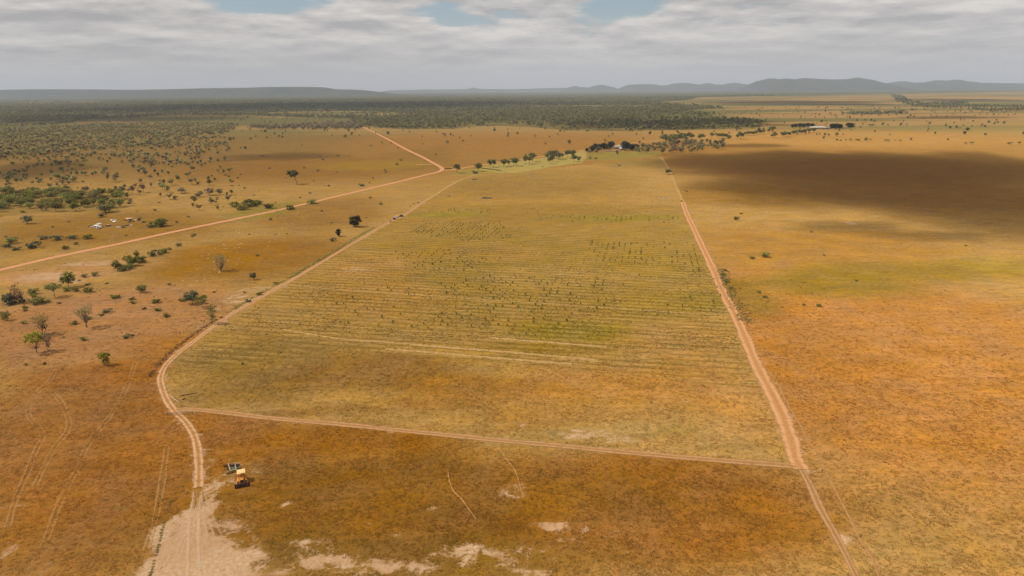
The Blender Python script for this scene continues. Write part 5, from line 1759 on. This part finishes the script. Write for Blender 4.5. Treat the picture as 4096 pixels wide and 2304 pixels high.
def heap(name, px, py, wpx, n, mat, label, r0=.16, hh=.9):
    g = G(px, py); w = wpx / ppm(px, py)
    e = empty(name, g); tag(e, label, 'heap')
    rr = random.Random(px * 7 + py)
    for i in range(n):
        L = w * rr.uniform(.25, .55); a = rr.uniform(-.6, .6) + (1.57 if rr.random() < .25 else 0)
        c = Vector((rr.uniform(-.32, .32) * w, rr.uniform(-.3, .3) * w, 0))
        d = Vector((math.cos(a), math.sin(a), 0)) * L / 2
        z0 = rr.uniform(.1, hh); z1 = rr.uniform(.1, hh)
        r = r0 * rr.uniform(.7, 1.6)
        MB().tube(c - d + Vector((0, 0, z0)), c + d + Vector((0, 0, z1)), r, r * .6, 6).build('log', mat, e)


M_GREYLOG = mat_simple('ash_grey_log', (0.14, 0.12, 0.12), .9, .4, 2.0)
heap('timber_heap', 2475, 663, 27, 12, M_GREYLOG, 'grey heap of pushed timber at the top of the field', .3, 1.4)
heap('timber_heap', 1899, 719, 25, 10, M_GREYLOG, 'flat grey timber heap below the dark rail fence', .28, .9)
heap('timber_heap', 1948, 793, 44, 14, M_TIMBER, 'brown timber heap just above the planted rows', .26, 1.2)
heap('timber_heap', 2655, 793, 46, 9, M_PALETIMBER, 'scattered pale timber near the upper right of the field', .2, .5)
heap('timber_heap', 1795, 785, 20, 8, M_TIMBER, 'small timber heap left of the brown heap', .22, .8)
heap('timber_heap', 880, 1298, 18, 9, M_PALETIMBER, 'pale wood and stone heap where the feathery tree meets the track', .18, .6)
heap('black_heap', 574, 1033, 26, 12, M_BURNT, 'black heap of burnt rubbish beside the green creek clump', .3, 1.1)
heap('dark_heap', 1806, 662, 13, 5, M_BURNT, 'unidentified small black heap near the gravel road bend, built as logs', .3, 1.0)  # logs added in place of a black thing of unknown kind

# ------------------------------------------------------------------ vehicles at the field edge
M_WHITE = mat_simple('white_paint', (0.78, 0.76, 0.74), .35, .08, 1.0, spec=.5)
M_DARKPAINT = mat_simple('dark_paint', (0.03, 0.028, 0.034), .35, .2, 1.0, spec=.5)
M_PINKISH = mat_simple('faded_canvas', (0.55, 0.42, 0.40), .8, .15, 1.0)
trk = (G(1616, 862) - G(1552, 889)); TRK_A = math.atan2(trk.y, trk.x)


def wheels(e, xs, ys, r, w):
    for x_ in xs:
        for y_ in ys:
            wh = MB().tube((x_, y_ - w / 2, r), (x_, y_ + w / 2, r), r, r, 14).build('wheel', M_TYRE, e)
            s = 1 if y_ > 0 else -1
            MB().tube((x_, y_ + s * w * .5, r), (x_, y_ + s * (w * .5 + .03), r), r * .55, r * .5, 10).build('rim', M_GALV, wh)


def buggy(px, py, rz, roof_mat, body_mat, label, sc=1.0):
    e = empty('utility_buggy', G(px, py), rz, (sc, sc, sc)); tag(e, label, 'buggy')
    MB().prism([(-1.6, .45), (1.55, .45), (1.65, .75), (1.2, 1.05), (.45, 1.12), (.4, .8), (-.45, .8), (-.5, 1.05), (-1.6, 1.05)], -.72, .72).build('body', body_mat, e)
    MB().box((-1.05, 0, 1.12), (1.05, 1.3, .1)).build('tray', M_BLACK, e)
    MB().box((-.1, 0, 1.05), (.45, 1.2, .5), bev=.05).build('seat', M_BLACK, e)
    for x_ in (-.42, .75):
        for y_ in (-.66, .66):
            MB().tube((x_, y_, .95), (x_ - .15 * (x_ > 0), y_, 1.95), .035, .035, 6).build('roof_post', M_BLACK, e)
    MB().box((.05, 0, 1.99), (1.5, 1.5, .08), bev=.03).build('roof', roof_mat, e)
    MB().box((.66, 0, 1.45), (.04, 1.2, .6), ry=-.22).build('windscreen', M_GLASS, e)
    for y_ in (-.5, .5):
        MB().box((1.6, y_, .85), (.08, .22, .12)).build('headlight', M_WHITE, e)
    wheels(e, (-1.1, 1.1), (-.72, .72), .36, .26)


def wagon(px, py, rz, mat, label, sc=1.0):
    e = empty('four_wheel_drive', G(px, py), rz, (sc, sc, sc)); tag(e, label, 'car')
    MB().prism([(-2.3, .5), (2.3, .5), (2.38, .8), (2.25, 1.08), (.95, 1.18), (-2.25, 1.2), (-2.35, .9)], -.9, .9).build('body', mat, e)
    cab = MB()
    lo = [(-2.2, 1.19), (.95, 1.17)]; hi = [(-2.05, 1.82), (.3, 1.84)]
    vs = [(lo[0][0], -.86, lo[0][1]), (lo[1][0], -.86, lo[1][1]), (lo[1][0], .86, lo[1][1]), (lo[0][0], .86, lo[0][1]), (hi[0][0], -.74, hi[0][1]), (hi[1][0], -.74, hi[1][1]), (hi[1][0], .74, hi[1][1]), (hi[0][0], .74, hi[0][1])]
    cab.add(vs, [(0, 1, 5, 4), (1, 2, 6, 5), (2, 3, 7, 6), (3, 0, 4, 7)])
    cab.build('window', M_GLASS, e)
    MB().box((-.88, 0, 1.86), (2.45, 1.54, .09), bev=.03).build('roof', mat, e)
    MB().box((2.42, 0, .62), (.12, 1.7, .22)).build('bumper', M_BLACK, e)
    for y_ in (-.68, .68):
        MB().box((2.33, y_, .9), (.08, .3, .16)).build('headlight', M_GLASS, e)
        MB().box((-.6, y_ * 1.33, 1.5), (.08, .03, .6)).build('door_pillar', mat, e)
    wheels(e, (-1.45, 1.5), (-.84, .84), .4, .28)


def quad(px, py, rz, label):
    e = empty('quad_bike', G(px, py), rz); tag(e, label, 'quad bike')
    MB().prism([(-.95, .5), (.95, .5), (1.0, .7), (.55, .82), (.3, .98), (-.2, .85), (-.9, .9)], -.24, .24).build('body', M_DARKPAINT, e)
    MB().box((-.25, 0, .93), (.75, .36, .14), bev=.04).build('seat', M_BLACK, e)
    MB().tube((.42, -.4, 1.12), (.42, .4, 1.12), .03, .03, 6).build('handlebar', M_BLACK, e)
    MB().tube((.62, 0, .75), (.42, 0, 1.12), .04, .03, 6).build('steering_column', M_BLACK, e)
    for x_ in (-.72, .78):
        MB().box((x_, 0, .9), (.5, .8, .05)).build('rack', M_BLACK, e)
        for y_ in (-.42, .42):
            MB().box((x_ * .95, y_, .74), (.62, .3, .06), bev=.02).build('mudguard', M_RUST, e)
    wheels(e, (-.65, .65), (-.45, .45), .31, .26)


quad(1562, 887, TRK_A + .9, 'small dark quad bike, lowest of the vehicles parked by the track')
buggy(1577, 878, TRK_A + .3, M_PINKISH, M_DARKPAINT, 'dark utility buggy with a pale canopy between quad bike and white car', 1.12)
wagon(1587, 871, TRK_A + .1, M_WHITE, 'white four wheel drive parked in the line by the track', .95)
buggy(1605, 867, TRK_A + 2.7, M_DARKPAINT, M_BLACK, 'black utility buggy with a dark roof, nearest the upper field', 1.2)
g = G(1636, 868)
tag(MB().tube((0, 0, -.05), (0, 0, 1.5), .16, .14, 8).build('field_post', M_TIMBER, loc=g), 'short dark post in the stubble right of the parked vehicles', 'post')

# ------------------------------------------------------------------ abandoned camp beyond the gravel road
M_TIN = mat_simple('white_tin', (0.72, 0.68, 0.62), .5, .15, .8)
M_PINKTIN = mat_simple('pinkish_tin', (0.62, 0.40, 0.34), .6, .2, .8)
M_TANKBLK = mat_simple('dark_wreck', (0.02, 0.028, 0.026), .5, .4, 1.0)


def shack():
    e = empty('tin_shack', G(389, 911), -.45); tag(e, 'white tin shack with a raised roof at the abandoned camp', 'shack')
    MB().box((0, 0, 1.1), (4.4, 3.2, 2.2)).build('wall', M_TIN, e)
    r = MB(); r.box((0.1, 0, 2.42), (5.2, 3.9, .12), rx=.06); r.build('roof', M_TIN, e)
    MB().box((-.4, -1.62, 1.0), (1.5, .06, 1.7)).build('doorway', M_BLACK, e)
    MB().box((3.2, .2, .85), (2.1, 2.6, 1.7)).build('lean_to', M_TIN, e)
    MB().box((3.3, .2, 1.82), (2.6, 3.2, .1), ry=.1).build('lean_to_roof', M_TIN, e)
    MB().box((3.0, -1.13, .8), (1.2, .06, .8)).build('window', M_BLACK, e)
    for x_ in (-1.5, 2.6):
        for y_ in (.8, 3.2):
            MB().tube((x_, y_, 2.2 if y_ < 1 else 0), (x_, y_, 3.7), .06, .06, 6).build('post', M_TIMBER, e)
    MB().box((.5, 2.2, 3.75), (4.8, 3.0, .1), rx=-.08).build('raised_roof', M_TIN, e)


shack()


def wreck(px, py, rz, mat, top, label, sc=1.0):
    e = empty('wrecked_car', G(px, py), rz, (sc, sc, sc)); tag(e, label, 'wreck')
    MB().prism([(-2.0, .15), (2.0, .15), (2.05, .6), (1.3, .8), (-2.0, .85)], -.8, .8).build('body', mat, e)
    MB().prism([(-1.6, .85), (.9, .8), (.45, 1.32), (-1.35, 1.35)], -.7, .7).build('cabin', M_BLACK, e)
    MB().box((-.45, 0, 1.38), (1.75, 1.36, .06)).build('roof', top, e)


wreck(435, 905, .05, M_TANKBLK, M_TIN, 'dark wrecked car with a pale roof right of the white shack')
wreck(519, 889, .2, M_BLACK, M_PINKTIN, 'black wreck with a pink roof in front of the small open shed', .8)
wreck(556, 882, -.2, M_BLACK, M_BLACK, 'black round-shouldered wreck at the right end of the camp', .85)
wreck(577, 890, .3, M_TANKBLK, M_TANKBLK, 'dark flattened wreck at the far right of the camp', .9)
wreck(535, 887, .9, M_BLACK, M_RUST, 'small black wreck between the pink-roofed wreck and the camp end', .6)


def shed():
    e = empty('open_shed', G(516, 883), .15); tag(e, 'small open shed with a pale pink roof at the camp', 'shed')
    for x_ in (-2.2, 0, 2.2):
        for y_ in (-1.1, 1.1):
            MB().tube((x_, y_, -.05), (x_, y_, 2.3), .07, .06, 6).build('post', M_TIMBER, e)
    MB().box((.9, 1.15, 1.15), (2.6, .08, 2.2)).build('wall', M_GREYLOG, e)
    MB().box((0, 0, 2.4), (5.2, 2.8, .1), rx=.1).build('roof', M_PINKTIN, e)


shed()


def sheets(px, py, wpx, n, mats, label, seed, name='tin_pile'):
    g = G(px, py); w = wpx / ppm(px, py)
    e = empty(name, g); tag(e, label, 'rubbish')
    rr = random.Random(seed)
    for i in range(n):
        MB().box((rr.uniform(-.45, .45) * w, rr.uniform(-.5, .5) * w * .6, .25 + .12 * i * .4), (rr.uniform(1.4, 3.4), rr.uniform(.9, 1.6), .05), rr.uniform(-.35, .35), rr.uniform(-.35, .35), rr.uniform(0, 3.1)).build('sheet', rr.choice(mats), e)


sheets(452, 881, 26, 12, (M_TIN, M_TIN, M_PINKISH), 'scattered pile of white tin sheets behind the dark wrecked car', 3)
sheets(462, 886, 16, 6, (M_PINKISH, M_TIN), 'small spill of pinkish tin below the white sheets', 4)
sheets(474, 910, 14, 6, (M_PINKISH, M_PINKTIN), 'pinkish rubbish pile nearest the gravel road', 5)
sheets(492, 904, 14, 3, (M_PALETIMBER,), 'pale planks lying beside the black rubbish', 6, 'plank_pile')
sheets(509, 903, 16, 7, (M_BLACK, M_RUST), 'black rubbish heap at the front of the camp', 7, 'rubbish_pile')
sheets(496, 910, 16, 6, (M_BLACK, M_TANKBLK), 'dark rubbish under the pale planks', 8, 'rubbish_pile')
sheets(541, 881, 6, 4, (M_TIN, M_PINKISH), 'small white tin scrap between the wrecks', 9)
sheets(528, 902, 6, 3, (M_TIN,), 'white scrap right of the black rubbish heap', 10)
sheets(500, 882, 14, 6, (M_TANKBLK, M_RUST), 'dark scrap left of the small open shed', 11, 'rubbish_pile')
sheets(360, 908, 14, 4, (M_BLACK, M_TIN), 'dark scrap left of the white shack', 12, 'rubbish_pile')
sheets(392, 916, 18, 5, (M_GREYLOG, M_BLACK), 'grey scrap in front of the white shack', 13, 'rubbish_pile')

# ------------------------------------------------------------------ homesteads
M_BRICK = mat_simple('earth_wall', (0.22, 0.12, 0.075), .9, .2, .4)
M_ROOFGREY = mat_simple('grey_iron_roof', (0.22, 0.19, 0.17), .5, .2, .3)
M_ROOFWHITE = mat_simple('white_iron_roof', (0.74, 0.68, 0.60), .45, .1, .3)


def house(name, px, py, L, W, hw, hr, rz, wall, roof, label, cat='house', nwin=3):
    e = empty(name, G(px, py), rz); tag(e, label, cat)
    MB().box((0, 0, hw / 2), (L, W, hw)).build('wall', wall, e)
    r = MB(); o = .8
    vs = [(-L / 2 - o, -W / 2 - o, hw), (L / 2 + o, -W / 2 - o, hw), (L / 2 + o, W / 2 + o, hw), (-L / 2 - o, W / 2 + o, hw), (-L / 2 + W * .35, 0, hw + hr), (L / 2 - W * .35, 0, hw + hr)]
    r.add(vs, [(0, 1, 5, 4), (1, 2, 5), (2, 3, 4, 5), (3, 0, 4), (3, 2, 1, 0)])
    rf = r.build('roof', roof, e, loc=(0, 0, .03))
    for i in range(nwin):
        x_ = -L / 2 + L * (i + 1) / (nwin + 1)
        w = MB().box((x_, -W / 2 - .03, hw * .52), (1.6, .08, 1.2)).build('window', M_GLASS, e)
        MB().box((x_, -W / 2 - .08, hw * .52 - .68), (1.8, .12, .1)).build('sill', M_WHITE, w)
    MB().box((L * .08, -W / 2 - .04, 1.05), (1.0, .08, 2.1)).build('door', M_TIMBER, e)
    ver = MB().box((0, -W / 2 - 2.0, hw - .35), (L, 2.6, .08), rx=.07).build('veranda_roof', roof, e)
    for i in range(5):
        MB().tube((-L / 2 + L * i / 4, -W / 2 - 3.1, -.05), (-L / 2 + L * i / 4, -W / 2 - 3.1, hw - .45), .08, .08, 6).build('veranda_post', M_TIMBER, ver)


house('homestead', 2470, 594, 17, 9, 3.0, 2.2, .12, M_BRICK, M_ROOFGREY, 'low homestead with a grey roof between the dark trees')
house('homestead_shed', 2478, 590, 12, 6, 2.8, 1.2, .12, M_TIN, M_ROOFWHITE, 'white roofed shed behind the homestead', 'shed', 2)
house('homestead_shed', 2486, 598, 9, 6, 2.8, 1.0, .1, M_BRICK, M_ROOFWHITE, 'small white roofed shed at the foot of the tallest dark tree', 'shed', 1)
house('machinery_shed', 3268, 514, 44, 12, 4.0, 1.4, .02, M_BRICK, M_ROOFWHITE, 'long white roofed shed at the far station yard', 'shed', 6)
house('station_hut', 3306, 516, 14, 8, 3.2, 1.4, .05, M_BRICK, M_ROOFGREY, 'low hut joined to the right of the long white shed', 'shed', 2)
rail_fence((3290, 513), (3400, 514), 20, 2.2, M_BURNT, 'dark stockyard fence beside the far station shed')
wagon(3107, 540, .1, M_WHITE, 'white truck parked under the far row of trees', 1.5)
# garden bed and stone wall in front of the homestead
mb = MB(); a = G(2410, 607); b = G(2480, 603)
mb.box(((a.x + b.x) / 2, (a.y + b.y) / 2, .4), ((b - a).length, 14, .8), rz=math.atan2((b - a).y, (b - a).x), bev=.3)
tag(mb.build('garden_bed', M_BRICK), 'brown garden bed in front of the homestead', 'garden bed')


# small pale stones and ant mounds in the left paddock
def stones():
    V = []; F = []
    for i in range(260):
        px = rng.uniform(720, 1560); py = rng.uniform(830, 1150)
        if px > 2600 - 1.55 * py: continue
        p = G(px, py); s = rng.uniform(.15, .42); o = len(V)
        for k in range(6):
            t = k * math.pi / 3
            V.append((p.x + math.cos(t) * s * rng.uniform(.7, 1.3) * 1.6, p.y + math.sin(t) * s * rng.uniform(.7, 1.3), -.02))
        V.append((p.x, p.y, s * .9))
        F += [(o + k, o + (k + 1) % 6, o + 6) for k in range(6)]
    tag(link('stones', mesh_np('stones', V, np.array(F), (mat_simple('pale_stone', alb(232, 188, 150), .9, .2, 1.0),))), 'small pale stones strewn over the left paddock', 'stones', None, 'stuff')


stones()


# ------------------------------------------------------------------ which one is which: labels by rank round a landmark
TENS = {2: 'twenty', 3: 'thirty', 4: 'forty', 5: 'fifty', 6: 'sixty', 7: 'seventy'}
TENTH = {2: 'twentieth', 3: 'thirtieth', 4: 'fortieth', 5: 'fiftieth', 6: 'sixtieth', 7: 'seventieth'}


def ordinal(n):
    if n <= 20:
        return ORD[n - 1]
    t, u = divmod(n, 10)
    return TENTH[t] if u == 0 else TENS[t] + '-' + ORD[u - 1]


def rank_left(group, phrase):
    obs = sorted([o for o in scene.objects if o.get('group') == group], key=lambda o: o.location.x / o.location.y)
    for i, o in enumerate(obs):
        o['label'] = phrase % ordinal(i + 1)


rank_left('shade trees in the far rows', 'green shade tree in the far rows between the homesteads, %s from the left')
rank_left('dark trees round the homestead', 'dark dense tree crowding round the homestead roofs, %s from the left')
rank_left('paler trees before the homestead', 'lighter olive tree at the front of the homestead clump, %s from the left')
rank_left('slender trees near the homestead', 'slender grey-green tree scattered around the homestead yard, %s from the left')
rank_left('dark trees at the far station yard', 'dark spreading tree beside the far station yard, %s from the left')
rank_left('small trees on the golden plain', 'small scattered tree on the golden plain at the right, %s from the left')
rank_left('rounded trees of the plain', 'rounded grey-green tree of the plain beyond the gravel road, %s from the left')
MARKS = [('the white tin shack', G(389, 911)), ('the bright green umbrella tree', G(148, 1411)), ('the dense oval green tree', G(275, 1149)), ('the wispy grey tree', G(885, 1084)), ('the feathery tree by the track', G(851, 1295)),
         ('the lone leaning tree', G(1190, 737)), ('the gravel road bend', G(1769, 677)), ('the parked vehicles', G(1590, 870)), ('the black heap', G(574, 1033)), ('the wide right track', G(2900, 1150)), ('the homestead', G(2470, 594)),
         ('the power pole by the road', G(1112, 880)), ('the left edge above the road', G(60, 970)), ('the bend of the dirt track', G(642, 1512)), ('the bushy yellow-green tree', G(421, 1461))]
for grp, kind in (('green shrubs in the grass', 'green leafy shrub'), ('dark shrubs in the grass', 'dark blue-green shrub'), ('brown shrubs in the grass', 'brown dry shrub'), ('olive shrubs in the grass', 'low olive shrub')):
    by = {}
    for o in [o for o in scene.objects if o.get('group') == grp]:
        dd = [((o.location - p).length, nm) for nm, p in MARKS]
        d, nm = min(dd)
        by.setdefault(nm, []).append((d, o))
    for nm, lst in by.items():
        lst.sort(key=lambda t: t[0])
        for i, (d, o) in enumerate(lst):
            o['label'] = '%s in the dry grass, %s to %s' % (kind, 'nearest' if i == 0 else ordinal(i + 1) + ' nearest', nm)
